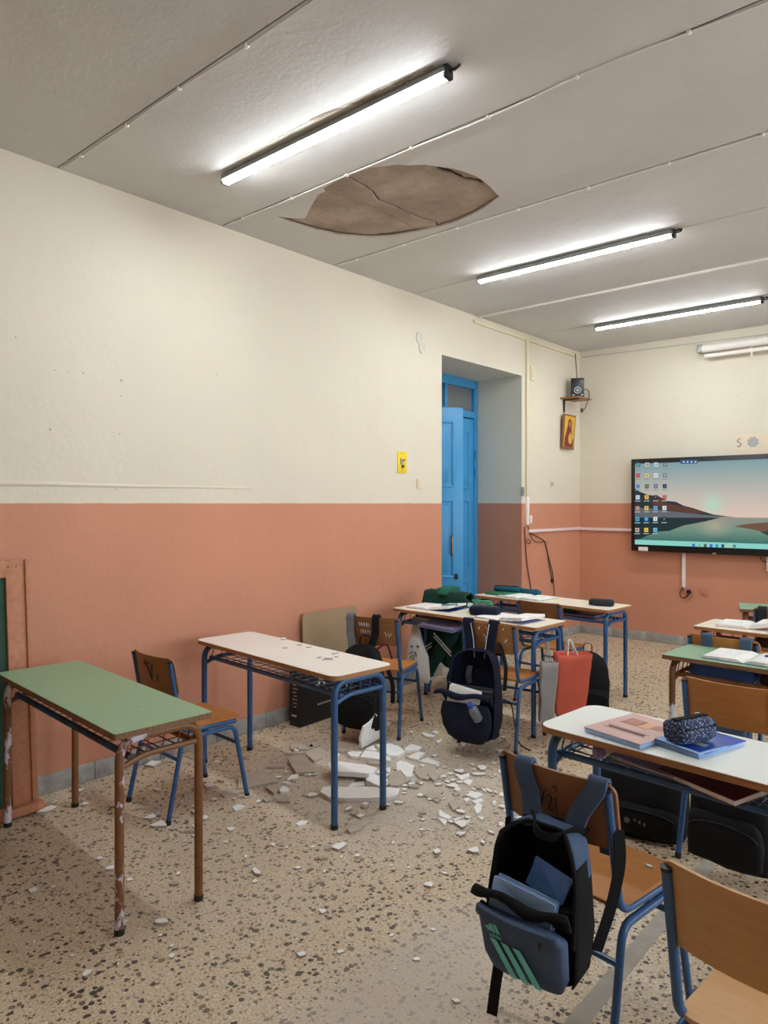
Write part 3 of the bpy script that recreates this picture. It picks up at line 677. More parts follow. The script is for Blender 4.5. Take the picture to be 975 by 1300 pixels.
# ================================================================== DESKS
TZ = .76
def desk(label, x, y, rz, top='lam_white', legm='blue', railm=None, wirem='blue', r=.05, L=1.34, Wd=.41, edge='edge', nearleg=None):
    o = thing('school_desk', label, 'desk', (x, y, 0), rz)
    railm = railm or legm
    poly = rrect(L/2, Wd/2, r)
    tt = cached(('top', L, Wd, r, edge), lambda: MB().plate(poly, lambda a, b, h: (a, b, TZ-.024+h), .022, (1, .995, .6)).mesh('tabletop', M[edge]), 'tabletop', o)
    cached(('lam', L, Wd, r, top), lambda: MB().plate(rrect(L/2-.0015, Wd/2-.0015, r), lambda a, b, h: (a, b, TZ-.0025+h), .0025, (1, .6)).mesh('laminate', M[top]), 'laminate', tt)
    xe = L/2-.045; yl = Wd/2-.04; zt = TZ-.042
    for sx in (-1, 1):
        for sy in (-1, 1):
            lm = nearleg if (nearleg and sy < 0) else legm
            path = fillet([(sx*xe, sy*yl, .0), (sx*xe, sy*yl, zt), (sx*xe, 0, zt)], .095, 8)
            lg = cached(('dleg', sx, sy, L, Wd, lm), lambda: MB().tube(path, .0175, 10).mesh('leg', M[lm]), 'leg', o)
            cached(('dfoot', sx, sy, L, Wd), lambda: MB().tube([(sx*xe, sy*yl, 0), (sx*xe, sy*yl, .022)], .0195, 10).mesh('foot_cap', M['cap']), 'foot_cap', lg)
        pth = fillet([(sx*xe, -yl, .612), (sx*xe, -yl*.45, .645), (sx*xe, yl, .645)], .08)
        cached(('dbar', sx, L, Wd, legm), lambda: MB().tube(pth, .0125, 8).mesh('end_bar', M[legm]), 'end_bar', o)
    for ry in (-.12, Wd/2-.06):
        cached(('drail', ry, L, railm if ry < 0 else legm), lambda: MB().tube([(-xe, ry, .645), (xe, ry, .645)], .0135, 8).mesh('rail', M[railm if ry < 0 else legm]), 'rail', o)
    def basket():
        mb = MB(); y0_, y1_ = -.12, Wd/2-.06
        for k in range(1, 4): yy = y0_+(y1_-y0_)*k/4; mb.tube([(-xe, yy, .642), (xe, yy, .642)], .003, 5)
        for k in range(17):
            xx = -xe+.03+(2*xe-.06)*k/16
            mb.tube(fillet([(xx, y0_, .655), (xx, y0_+.02, .64), (xx, y1_-.01, .64), (xx, y1_, .735)], .02, 3), .003, 5)
        for sx in (-1, 1):
            for k in range(5):
                yy = y0_+(y1_-y0_)*k/4; mb.tube(fillet([(sx*(xe-.09), yy, .642), (sx*(xe-.01), yy, .645), (sx*(xe-.02), yy+.02, .735)], .02, 3), .003, 5)
        return mb.mesh('wire_basket', M[wirem])
    cached(('basket', L, Wd, wirem), basket, 'wire_basket', o)
    return o
D1 = desk('green topped desk with worn brown legs by the leaning chalkboard', .90, 1.575, -4.2, 'lam_green', 'brownmetal', 'railworn', 'wire_red', .012, edge='edge_worn', nearleg='brownworn')
D2 = desk('bare cream topped blue desk dusted with plaster crumbs', .897, 2.72, -5.2, 'lam_cream', 'blue', None, 'blue', .05)
D3 = desk('blue framed desk with open books and the mint green case', .945, 4.56, -3.0, 'lam_beige', 'blue', None, 'blue', .03)
D4 = desk('blue framed desk in front of the corner by the doorway', .985, 5.66, -4.5, 'lam_beige', 'blue', None, 'blue', .03)
D5 = desk('white topped blue desk carrying the pink workbook', 3.335, 2.58, -5.0, 'lam_white', 'blue', None, 'blue', .06)
D6 = desk('green topped desk with brown legs and an open notebook', 3.225, 4.20, -2.5, 'lam_green', 'brownmetal', None, 'wire_red', .012, edge='edge_worn', nearleg='whitestreak')
D7 = desk('beige topped desk with an open book and a raised page', 3.05, 5.28, -2.5, 'lam_beige', 'brownmetal', None, 'wire_red', .02)
D8 = desk('green topped brown desk nearest the screen wall', 2.98, 6.55, 16.0, 'lam_green', 'brownmetal', None, 'wire_red', .012, edge='edge_worn')

# ================================================================== CHAIRS
CW = .185
def chair(label, x, y, rz, wd='ply_brown', wseat=None):
    o = thing('school_chair', label, 'chair', (x, y, 0), rz)
    wseat = wseat or wd
    for sx in (-1, 1):
        up = fillet([(sx*CW, -.215, .80), (sx*CW, -.150, .435), (sx*CW, .175, .425)], .06, 8)
        ps = cached(('post', sx), lambda: MB().tube(up, .0125, 10).mesh('back_post', M['blue']), 'back_post', o)
        cached(('postcap', sx), lambda: MB().tube([(sx*CW, -.2145, .797), (sx*CW, -.216, .806)], .0138, 10).mesh('post_cap', M['cap']), 'post_cap', ps)
        xs = sx*(CW+.008)
        for sy in (-1, 1):
            ft = (sx*(CW+.02), -.238 if sy < 0 else .24, 0)
            kn = (xs, -.150 if sy < 0 else .165, .402)
            pt = fillet([ft, kn, (xs, .01, .402)], .05, 7)
            lg = cached(('cleg', sx, sy), lambda: MB().tube(pt, .0125, 10).mesh('leg', M['blue']), 'leg', o)
            d = (Vector(kn)-Vector(ft)).normalized()
            cached(('cfoot', sx, sy), lambda: MB().tube([ft, Vector(ft)+d*.024], .0142, 10).mesh('foot_cap', M['cap']), 'foot_cap', lg)
    for yy, zz in ((-.176, .305), (.186, .305)):
        cached(('cstr', yy), lambda: MB().tube([(-CW-.012, yy, zz), (CW+.012, yy, zz)], .0095, 8).mesh('stretcher', M['blue']), 'stretcher', o)
    def seat():
        pl_ = rrect(.19, .185, .035, 6)
        f = lambda a, b, h: (a, b+.03, .442+h+.006*(b/.18)**2*(1 if b > 0 else .4)*(-1 if b > 0 else 1)-.004*(1-(a/.19)**2))
        return MB().plate(pl_, f, .011, (1, .9, .7, .45, .2)).mesh('seat', M[wseat])
    cached(('seat', wseat), seat, 'seat', o)
    def back():
        pl_ = []
        for u, v in rrect(.203, .098, .035, 6): pl_.append((u, v))
        # densify top and bottom edges
        dn = []
        for i in range(len(pl_)):
            a, b = pl_[i], pl_[(i+1) % len(pl_)]; n = max(1, int(math.dist(a, b)/.04))
            dn += [(a[0]+(b[0]-a[0])*k/n, a[1]+(b[1]-a[1])*k/n) for k in range(n)]
        f = lambda a, b, h: (a, -.192-.040*(1-(a/.2)**2)+(-b)*.17+h, .722+b)
        return MB().plate(dn, f, .010, (1, .9, .7, .45, .2)).mesh('backrest', M[wd])
    cached(('back', wd), back, 'backrest', o)
    return o
def on_back(ch, me, name, mat=None): pass
C1 = chair('empty chair with dark scratches on its backrest behind the bare cream desk', .657, 2.231, -2.4, 'ply_brown', 'ply_orange')
C2 = chair('chair with white scribbles hung with a black backpack', .632, 3.872, 19, 'ply_dark', 'ply_orange')
C3 = chair('chair hung with the large navy backpack', 1.411, 4.205, 6.0, 'ply_brown', 'ply_orange')
C4 = chair('dark brown chair pushed up to the desk by the corner', 1.205, 5.30, -2, 'ply_dark', 'ply_orange')
C10 = chair('chair draped with the green jacket', .50, 5.08, -3, 'ply_dark', 'ply_orange')
C5 = chair('chair hung with the grey-blue backpack with teal stripes', 3.006, 2.150, -7.5, 'ply_dark', 'ply_orange')
C6 = chair('pale wood chair with nothing hung on it beside the striped backpack', 3.64, 1.79, -5.0, 'ply_light', 'ply_light')
C7 = chair('orange-brown chair behind the green desk with the open notebook', 3.095, 3.54, -3, 'ply_orange', 'ply_orange')
C8 = chair('chair with grey-blue straps over it behind the beige desk', 2.755, 4.665, -3, 'ply_orange', 'ply_orange')
p = atz(962, 774, .8); C9 = chair('chair with a magenta cloth at the desk nearest the screen wall', p.x+.16, p.y+.2, 4, 'ply_orange', 'ply_orange')
def bk(a, b, h=0): return (a, -.192-.040*(1-(a/.2)**2)-b*.17-.001-h, .722+b)     # a point on the rear face of a backrest
def strokes(par, lines, mat, r=.0022, name='scribble'):
    mb = MB()
    for ln_ in lines: mb.tube([bk(a, b) for a, b in ln_], r, 5)
    return mb.build(name, mat, par)
strokes(C1, [[(-.01, .07), (-.03, .05), (-.005, .045), (.01, .02), (.03, -.03)], [(.05, .055), (.035, .01), (.03, -.02)], [(.08, .01), (.085, -.01), (.075, -.02), (.08, -.03)], [(.02, .06), (.0, .05)]], M['ink'], .004)
strokes(C5, [[(-.075, .03), (-.085, .0), (-.06, .002)], [(-.062, .025), (-.064, -.025)], [(-.035, -.03), (-.012, .025)], [(-.005, .012), (.006, .02), (.012, .008), (-.004, -.028), (.014, -.028)], [(.026, .015), (.028, -.03)], [(.02, .045), (.028, .052), (.034, .045), (.028, .036)]], M['ink'], .0022)
strokes(C2, [[(-.09+.02*k, .06), (-.085+.02*k, .035), (-.075+.02*k, .055), (-.07+.02*k, .03)] for k in range(4)]+[[(-.08+.02*k, .01), (-.075+.02*k, -.02), (-.065+.02*k, .005)] for k in range(4)]+[[(.1, .0), (.105, -.03), (.12, -.01), (.125, -.035), (.14, -.01)]], M['inkwhite'], .002)
strokes(C3, [[(-.045, .07), (-.06, .06), (-.05, .05)], [(.0, .075), (.01, .055), (.02, .075), (.035, .06)], [(-.02, .02), (-.005, .0), (-.02, -.02), (.0, -.02)], [(.015, .02), (.03, .012), (.02, .0), (.032, -.012), (.015, -.02)], [(.12, -.02), (.135, .0)], [(.11, .06), (.12, .07)]], M['inkwhite'], .003)

# ================================================================== BAGS
def side_noise(mb, a, s_, k): return mb.wobble(a, s_, k)
def webbing(par, pts, w_=.02, mat='f_black', wd=(1, 0, 0), name='webbing', t_=.003, r=.05):
    return MB().strap(fillet(pts, r, 5), wd, w_, t_).build(name, M[mat], par)
def closed_pack(label, loc, rz, Hh, W_, D_, m='f_black', trim='f_black', tilt=(0, 0), seed=1, handle=True, pocket=True, zipm='f_piping', group=None):
    o = thing('backpack', label, 'backpack', loc, rz, group); o.rotation_euler = (R(tilt[0]), R(tilt[1]), R(rz))
    pr = [(0, .86, .80), (.02, .95, .92), (.12, 1.0, 1.0), (.35, 1.0, 1.0), (.6, .97, .92), (.8, .90, .74), (.92, .74, .52), (.985, .45, .28), (1.0, .2, .12)]
    mb = MB().loft([sring(W_/2*a, D_/2*b, Hh*t_, 0, -D_/2*(.4+.6*b), 3.4) for t_, a, b in pr]).wobble(.012, 7, seed)
    bd = mb.build('body', M[m], o, ang=80)
    if pocket:
        pr = [(.06, .80, .5), (.09, .9, 1.0), (.3, .92, 1.1), (.44, .88, .9), (.50, .74, .3)]
        MB().loft([sring(W_/2*a, .035*b, Hh*t_, 0, -D_+.004, 3) for t_, a, b in pr]).wobble(.01, 9, seed+2).build('front_pocket', M[m], o, ang=80)
        zipm = 'f_darkgrey'
        arc = [(W_/2*.83*math.cos(a), -D_-.028, Hh*(.36+.09*math.sin(a))) for a in [math.pi*k/12 for k in range(13)]]
        MB().tube(arc, .0035, 5).build('zip', M[zipm], o)
    if handle: MB().strap(fillet([(-.045, -.02, Hh*.95), (-.04, -.02, Hh+.05), (.04, -.02, Hh+.05), (.045, -.02, Hh*.95)], .03, 5), (0, 1, 0), .02, .004).build('handle', M[trim], o)
    return o
def open_pack(label, loc, rz, Hh, W_, D_, m, inner='f_black', seed=1, pm=None, flop=.09, lipx=-.05, dark_side=False, sag=False):
    o = thing('backpack', label, 'backpack', loc, rz)
    # shell: back, sides and hood, open to the front above the pocket
    prof = []
    for k in range(25):
        s_ = -1+2*k/24      # -1 = front edge of one side, 1 = front edge of the other
        prof.append(s_)
    rings = []
    for t_, wf_, df in ((0, .50, .8), (.03, .72, .92), (.09, .92, 1), (.2, 1.03, 1.08), (.36, 1.04, 1.05), (.5, 1.0, .92), (.68, .97, .82), (.82, .92, .80), (.91, .84, .76), (.97, .66, .60), (1.0, .42, .36)) if sag else ((0, .92, .95), (.06, 1, 1), (.3, 1.02, 1), (.5, 1.0, .92), (.68, .97, .82), (.82, .92, .80), (.91, .84, .76), (.97, .66, .60), (1.0, .42, .36)):
        rg = []
        for s_ in prof:
            a = s_*math.pi*.5*1.18
            cx_ = math.copysign(abs(math.sin(a))**.45, math.sin(a)) if abs(s_) < .75 else math.copysign(1.0-.02*(abs(s_)-.75), s_)
            q = abs(s_); yy = 0 if q < .45 else -D_*df*((q-.45)/.55)**1.0
            rg.append((W_/2*wf_*cx_, yy, Hh*t_))
        rings.append(rg)
    mb = MB().loft(rings, False, True, closed=False)
    if dark_side:
        for i_, f_ in enumerate(mb.f):
            if len(f_) == 4 and sum(mb.v[q][0] for q in f_)/4 > W_*.455 and sum(mb.v[q][2] for q in f_)/4 < Hh*.85: mb.mi[i_] = 1
    mb.wobble(.008, 8, seed)
    sh = mb.build('shell', [M[m], M[inner]], o, ang=70)
    md = sh.modifiers.new('thickness', 'SOLIDIFY'); md.thickness = .006; md.offset = 0; md.material_offset = 1; md.material_offset_rim = 1
    MB().loft([sring(W_/2*a, D_/2*b, z, 0, -D_/2, 5) for z, a, b in ((((-.02, .3, .6), (-.008, .45, .75), (.01, .55, .85)) if sag else ((-.012, .85, .85), (0, .95, .98), (.012, .97, 1.0))))]).wobble(.006, 8, seed).build('base', M[pm or m], o, ang=70)
    # lining: dark inside
    MB().loft([sring(W_/2*.93, D_*.42, z, 0, -D_*.5, 4) for z in (.02, Hh*.5)]).build('lining', M[inner], o)
    # hood zip edge
    e0 = [r_[0] for r_ in rings[2:]]; e1 = [r_[-1] for r_ in rings[2:]]
    MB().tube(fillet([Vector(p)+Vector((0, -.004, 0)) for p in e0]+[Vector(p)+Vector((0, -.004, 0)) for p in reversed(e1)], .02, 3), .006, 6).build('zip', M[inner], o)
    # front pocket, leaning out at the top
    pr = [(-.01, .80, .6, 0), (.03, .95, 1.0, .006), (.15*Hh/.42, 1.0, 1.2, .02), (Hh*.40, .98, 1.0, .045), (Hh*.46, .92, .5, .06)]
    if sag: pr = [(-.015, .42, .5, -.03), (.0, .62, .9, -.01), (.04, .84, 1.3, .012), (.10, .98, 1.5, .03), (.18, 1.02, 1.4, .045), (Hh*.40, .98, 1.0, .045), (Hh*.46, .92, .5, .06)]
    pk = MB().loft([sring(W_/2*a, .034*b, z, lipx*.35*(z/Hh), -D_-.012-dy, 3.2) for z, a, b, dy in pr]).wobble(.008, 8, seed+4).build('front_pocket', M[m], o, ang=70)
    arc = [(W_/2*.9*c_+lipx*.2, -D_-.055-.025*(1-abs(c_)), Hh*.42-.012*c_) for c_ in [-1+k/8 for k in range(17)]]
    MB().tube(arc, .008, 6).build('pocket_zip', M[inner], pk)
    # unzipped front panel flopping forward
    vs, fs = [], []
    nu, nv = 14, 7
    for j in range(nv+1):
        for i in range(nu+1):
            u, v = i/nu*2-1, j/nv
            x = u*W_/2*(1.0+.06*v)+lipx*v*(1.1-u*.5); y = -D_*.85-.03-flop*math.sin(v*1.5)*(1-.35*u*u)-.01*v
            z = Hh*.44+Hh*.16*math.sin(v*2.2)-.05*v*v*Hh
            vs.append((x, y, z+.012*math.sin(u*5+seed)*v))
    for j in range(nv):
        for i in range(nu): k = j*(nu+1)+i; fs.append([k, k+1, k+nu+2, k+nu+1])
    fl_ = MB().add(vs, fs).build('front_panel', M[inner], o, ang=80); md = fl_.modifiers.new('thickness', 'SOLIDIFY'); md.thickness = .01
    return o
def shoulder_straps(o, Hh, xs, top, fr, m, wd=.055, line=None, low=None):
    """over the chair back: up from the pack, across the top edge, down the front"""
    for i, (xa, xb) in enumerate(xs):
        t0 = top[0][i]
        p = [(xa, -.012, Hh*.90), (xa*.6+xb*.4, t0-.014, Hh*.93+(top[1]-Hh*.93)*.45), (xb, t0-.004, top[1]-.02), (xb, t0+.002, top[1]+.004), (xb, t0+.024, top[1]+.004), (xb, t0+.032, top[1]-.05), (xb, t0+.085, fr)]
        s_ = MB().strap(fillet(p, .012, 4), (1, 0, 0), wd, .010).build('shoulder_strap', M[m], o, ang=60)
        if line:
            e_ = [Vector(q)+Vector(((wd*.4) if xb < 0 else -(wd*.4), -.007, 0)) for q in p[:3]]; MB().tube(fillet(e_, .03, 5), .0028, 5).build('piping', M[line], s_)

# -- grey-blue pack with stripes on the nearest hung chair
cr = R(-7.5)
def chpt(ch, a, b, z):                                       # chair local -> world
    c_, s_ = math.cos(ch.rotation_euler.z), math.sin(ch.rotation_euler.z)
    return (ch.location.x+c_*a-s_*b, ch.location.y+s_*a+c_*b, z)
PH = .365
A = open_pack('open grey-blue backpack with three teal stripes', chpt(C5, .045, -.262, .327), 0, PH, .26, .15, 'f_greyblue', 'f_black', 3, 'f_black', .055, -.012, True)
A.rotation_euler = (0, 0, 0)
shoulder_straps(A, PH, [(-.065, -.120), (.05, .120)], ((.027, .017), .497), .26, 'f_greyblue', .056)
MB().strap(fillet([(-.075, -.005, PH*.985), (-.04, -.05, PH*1.02), (-.01, -.10, PH*.97), (.05, -.10, PH*.97), (.08, -.03, PH*1.0), (.095, -.005, PH*.97)], .03, 5), (0, .3, 1), .022, .005).build('handle', M['f_black'], A)
webbing(A, [(-.10, .002, PH*.97), (0, -.015, PH*1.005), (.10, .002, PH*.97)], .03, 'f_black', (0, 1, .2), 'trim')
webbing(A, [(-.14, -.03, .06), (-.15, -.05, -.05), (-.165, -.06, -.17), (-.175, -.062, -.25)], .032, 'f_black', (1, .3, 0), 'webbing')
webbing(A, [(.165, .055, .36), (.175, .05, .28), (.16, .02, .16), (.13, -.01, .04)], .034, 'f_black', (.6, .8, 0), 'webbing')
webbing(A, [(-.15, -.01, .33), (-.155, -.01, .25), (-.15, -.02, .15)], .02, 'f_black', (.3, 1, 0), 'webbing')
# side mesh panel, stripes and emblem on the pocket
FY = lambda x, z: -.15-.012-.006-.040-.115*z+.25*x*x
mb = MB()
def front(poly, lift=.004, mb_=None):
    q = mb_ if mb_ is not None else mb
    q.prism(poly, 0, .0015, lambda a, b, h: (a, FY(a, b)-lift-h, b))
for k in range(3):
    x0_ = -.080+.036*k
    for (za, zb, da) in ((.092, .069, .0), (.071, .048, .015), (.050, .027, .030), (.029, .006, .044)):
        front([(x0_+da, za), (x0_+.021+da, za), (x0_+.021+da+.017, zb), (x0_+da+.017, zb)])
mb.build('stripe', M['f_teal'], A, smooth=False)
mb = MB()
for k, (a, hh) in enumerate(((-.084, .012), (-.071, .021), (-.056, .03))):
    front([(a, .112), (a+.011, .112), (a+.003-.004*k, .112+hh), (a-.009-.002*k, .112+hh*.8)])
mb.build('emblem', M['f_teal'], A, smooth=False)
tx = link('lettering', text_mesh('adidas', .015, M['f_teal'], extrude=.0005), A); tx.location = (-.060, FY(-.060, .103)-.006, .1035); tx.rotation_euler = (R(86), 0, 0)
MB().box((.075, FY(.075, .135)-.006, .135), (.008, .006, .028), .002).build('zip_pull', M['cap'], A)
def sheaf(name, label, cat, loc, rot, size, mats, n=6, bend=.0, wav=.003):
    """a wad of leaves: separate thin leaves slightly fanned"""
    o = thing(name, label, cat, loc); o.rotation_euler = rot
    for k in range(n):
        mb = MB(); t_ = size[2]/n
        vs = []
        mb.plate(rrect(size[0]/2, size[1]/2, .004, 2), lambda a, b, h: (a+.002*(k % 3), b+.003*((k*7) % 4), k*t_+h*.85+bend*(a/size[0])**2*4*size[2]+wav*math.sin(a*40+b*25+k)), t_, (1, .7, .4, .15))
        mb.build('leaf' if 0 < k < n-1 else 'cover', mats[0 if k in (0, n-1) else 1], o)
    return o
AP = lambda a, b, z: tuple(A.matrix_basis @ Vector((a, b, z)))
M['bluecover'] = plain('light_blue_cover', srgb(96, 146, 222), .5)
bpy.context.view_layer.update()
sheaf('exercise_book', 'pale blue exercise books poking out of the striped backpack', 'book', AP(-.02, -.128, .155), (R(78), R(7), R(2)), (.185, .10, .04), (M['paperblue'], M['paperblue']), 6, .3)
sheaf('paper_sheet', 'crumpled bright blue paper deep in the striped backpack', 'paper', AP(.02, -.07, .215), (R(78), R(14), R(-4)), (.12, .075, .008), (M['bluecover'], M['bluecover']), 2, 1.2, .012)

# -- navy pack
NH = .55
N = open_pack('large navy backpack unzipped with papers showing', chpt(C3, -.03, -.262, .10), 10, NH, .33, .17, 'f_navy', 'f_navy', 5, 'f_navy', .09, -.03, False, True)
shoulder_straps(N, NH, [(-.06, -.100), (.06, .085)], ((.020, .012), .734), .5, 'f_navy', .065, 'f_white')
MB().strap(fillet([(-.02, -.12, NH*.84), (-.015, -.165, NH*.75), (.0, -.17, NH*.66)], .03), (1, 0, 0), .035, .004).build('flap_tab', M['f_darkgrey'], N)
for z, w_ in ((.60, .30), (.50, .31)): MB().tube([(w_/2*c_, -.165-.02*(1-c_*c_), NH*z+.01*c_*c_-.012*c_) for c_ in [-1+k/7 for k in range(15)]], .004, 5).build('piping', M['f_piping'], N)
MB().loft([sring(.155*a, .02, NH*z, 0, -.155, 3) for z, a in ((.42, 1), (.58, 1.0), (.62, .98))]).wobble(.006, 8, 2).build('inner_pocket', M['f_darkgrey'], N, ang=70)
webbing(N, [(.165, -.02, .25), (.2, .03, .22), (.22, .05, .05), (.24, .06, -.05), (.30, .10, -.09)], .012, 'f_black', (0, 1, 0), 'webbing')
webbing(N, [(.12, .03, .60), (.17, .02, .45), (.165, .0, .3)], .03, 'f_black', (.5, 1, 0), 'webbing')
bpy.context.view_layer.update(); NP = lambda a, b, z: tuple(N.matrix_basis @ Vector((a, b, z)))
sheaf('exercise_book', 'white papers poking out of the navy backpack', 'book', NP(-.02, -.205, .265), (R(78), R(8), R(10)), (.21, .14, .03), (M['paper'], M['paper']), 5, .2)
o = thing('water_bottle', 'clear water bottle with a blue cap in the navy backpack side pocket', 'bottle', NP(.10, -.262, .17)); o.rotation_euler = (R(28), R(-14), 0)
MB().loft([sring(r_, r_, z, p=2, n=16) for z, r_ in ((0, .026), (.006, .032), (.06, .032), (.085, .03), (.10, .016))]).build('body', M['clear'], o)
MB().loft([sring(r_, r_, z, p=2, n=14) for z, r_ in ((.10, .018), (.128, .018), (.13, .016))]).build('cap', M['bookblue'], o)

# -- black pack on the scribbled chair
B = closed_pack('black backpack hanging on the scribbled chair', chpt(C2, -.02, -.235, .09), 16, .56, .32, .18, 'f_black', 'f_black', (2, 0), 4)
for xa, m_, w_ in ((-.135, 'f_silver', .055), (.06, 'f_black', .05)):
    webbing(B, [(xa*.7, -.03, .52), (xa, .01, .62), (xa, .015, .742), (xa, .045, .747), (xa, .07, .62)], w_, m_, (1, 0, 0), 'shoulder_strap', .009, .015)
webbing(B, [(.16, -.02, .40), (.20, -.02, .30), (.20, -.03, .17)], .03, 'f_black', (1, .4, 0), 'webbing')
MB().tube(fillet([(.05, -.02, .5), (.13, .05, .56), (.15, .08, .44)], .05), .007, 6).build('handle', M['f_maroon'], B)
MB().prism([(-.06, .30), (-.045, .31), (-.055, .315)], .0, .002, lambda a, b, h: (a, -.2-h, b)).build('emblem', M['inkwhite'], B)
# -- black pack standing by the aisle
K = closed_pack('black backpack with a maroon loop standing in the aisle by the orange bag', (1.63, 4.98, .0), 35, .50, .31, .19, 'f_black', 'f_black', (-6, 4), 6, handle=False)
MB().strap(fillet([(-.03, -.03, .49), (-.03, -.02, .56), (.03, -.02, .56), (.03, -.03, .49)], .03, 5), (0, 1, 0), .022, .004).build('handle', M['f_maroon'], K)
webbing(K, [(-.08, .0, .47), (-.13, .03, .50), (-.15, .05, .40)], .04, 'f_black', (0, 1, 0), 'shoulder_strap', .009)
webbing(K, [(.13, -.02, .05), (.22, -.02, .012), (.33, .02, .006)], .03, 'f_black', (0, 1, 0), 'webbing')
MB().prism([(-.02, .0), (.0, .0), (.0, .07), (-.02, .06)], 0, .002, lambda a, b, h: (.135+h, -.10+a, .33+b)).build('patch', M['f_maroon'], K)
MB().strap([(-.13, -.16, .36), (-.135, -.165, .30), (-.13, -.17, .24)], (1, 0, 0), .012, .002).build('tag', M['f_white'], K)
# -- black pack lying behind the white desk
G = closed_pack('black backpack slumped on the floor behind the white topped desk', (2.62, 3.60, .0), 8, .34, .46, .24, 'f_black', 'f_black', (0, 0), 9, True, True, 'f_darkgrey')
MB().prism([(.014*math.cos(k*.5), .014*math.sin(k*.5)) for k in range(12)], 0, .004, lambda a, b, h: (-.02+a, -.278-h, .10+b)).build('badge', M['f_piping'], G)
for k in range(3): MB().box((.015+.022*k, -.276, .105-.006*k), (.010, .005, .016), .003).build('badge', M['f_piping'], G)
Q = closed_pack('black backpack hanging behind the orange-brown chair', chpt(C7, .06, -.235, .10), -5, .46, .33, .17, 'f_black', 'f_black', (3, 0), 12)
webbing(Q, [(-.12, -.02, .44), (-.15, .03, .50), (-.17, .05, .42)], .03, 'f_black', (1, 0, 0), 'shoulder_strap')
webbing(Q, [(.12, -.02, .44), (.12, .03, .50), (.12, .05, .42)], .03, 'f_black', (1, 0, 0), 'shoulder_strap')
# -- grey-blue pack behind the eighth chair
Z_ = closed_pack('grey-blue backpack hung on the chair behind the beige desk', chpt(C8, .03, -.24, .17), -3, .44, .30, .08, 'f_greyblue', 'f_greyblue', (0, 0), 14)
for xa, xb in ((-.09, -.105), (.09, .11)):
    webbing(Z_, [(xa, -.01, .42), (xb, -.008, .55), (xb, -.006, .658), (xb, .022, .660), (xb, .06, .5)], .06, 'f_greyblue', (1, 0, 0), 'shoulder_strap', .01, .012)
mg = tag(MB().strap(fillet([chpt(C9, .03, -.245, .62), chpt(C9, .03, -.262, .80), chpt(C9, .03, -.25, .832), chpt(C9, .03, -.225, .832), chpt(C9, .03, -.15, .62)], .03, 5), (1, 0, 0), .17, .008).build('cloth', M['f_pink']), 'magenta cloth hung over the chair back', 'cloth')
mg2 = tag(MB().strap(fillet([chpt(C9, -.135, -.225, .66), chpt(C9, -.135, -.243, .80), chpt(C9, -.135, -.235, .83), chpt(C9, -.135, -.205, .83), chpt(C9, -.135, -.15, .66)], .03, 5), (1, 0, 0), .06, .008).build('bag_strap', M['f_darkgrey']), 'dark grey strap over the chair back beside the magenta cloth', 'strap')

# -- paper bags on the end of the desk with books
def paper_bag(label, loc, rz, w_, d_, h_, mat, hmat, bar_z, seed=1, lean=.03):
    o = thing('paper_bag', label, 'bag', loc, rz)
    rg = []
    for t_, a, b in ((0, .80, .72), (.1, .84, .8), (.4, .92, .9), (.7, .97, .86), (1, 1.0, .94)):
        rr_ = []
        P4 = rrect(w_/2*a, d_/2*b, .008, 2)
        for i in range(len(P4)):
            p_, q_ = P4[i], P4[(i+1) % len(P4)]; n = max(1, int(math.dist(p_, q_)/.03)); rr_ += [(p_[0]+(q_[0]-p_[0])*k/n, p_[1]+(q_[1]-p_[1])*k/n) for k in range(n)]
        rg.append(rr_)
    n = min(len(r_) for r_ in rg); N_ = 40
    def resample(r_):
        out = []
        for k in range(N_):
            f = k/N_*len(r_); i = int(f); u = f-i; a, b = r_[i], r_[(i+1) % len(r_)]; out.append((a[0]+(b[0]-a[0])*u, a[1]+(b[1]-a[1])*u))
        return out
    rings = [[(x+lean*t_, y, h_*t_) for x, y in resample(r_)] for r_, t_ in zip(rg, (0, .1, .4, .7, 1))]
    fine = []
    for i in range(len(rings)-1):
        for k in range(3):
            u = k/3; fine.append([tuple(Vector(a)*(1-u)+Vector(b)*u) for a, b in zip(rings[i], rings[i+1])])
    fine.append(rings[-1])
    s_ = MB().loft(fine, True, False).wobble(.009, 9, seed).build('bag_body', mat, o, ang=25); md = s_.modifiers.new('thickness', 'SOLIDIFY'); md.thickness = .002
    for sy in (-1, 1):
        MB().tube(fillet([(lean-w_*.2, sy*d_*.4, h_*.97), (lean-w_*.12, sy*.012, bar_z), (lean-w_*.05, sy*.012, bar_z), (lean+w_*.1, sy*d_*.4, h_*.97)], .02, 4), .0035, 5).build('handle', hmat, o)
    return o
paper_bag('orange paper bag hanging from the end of the desk with books', (1.730, 4.535, .165), 40, .235, .15, .41, M['orangepaper'], M['f_white'], .50, 3)
paper_bag('grey paper bag hanging beside the orange one', (1.648, 4.375, .13), 44, .12, .07, .40, M['greypaper'], M['darkgrey'], .53, 7, .02)
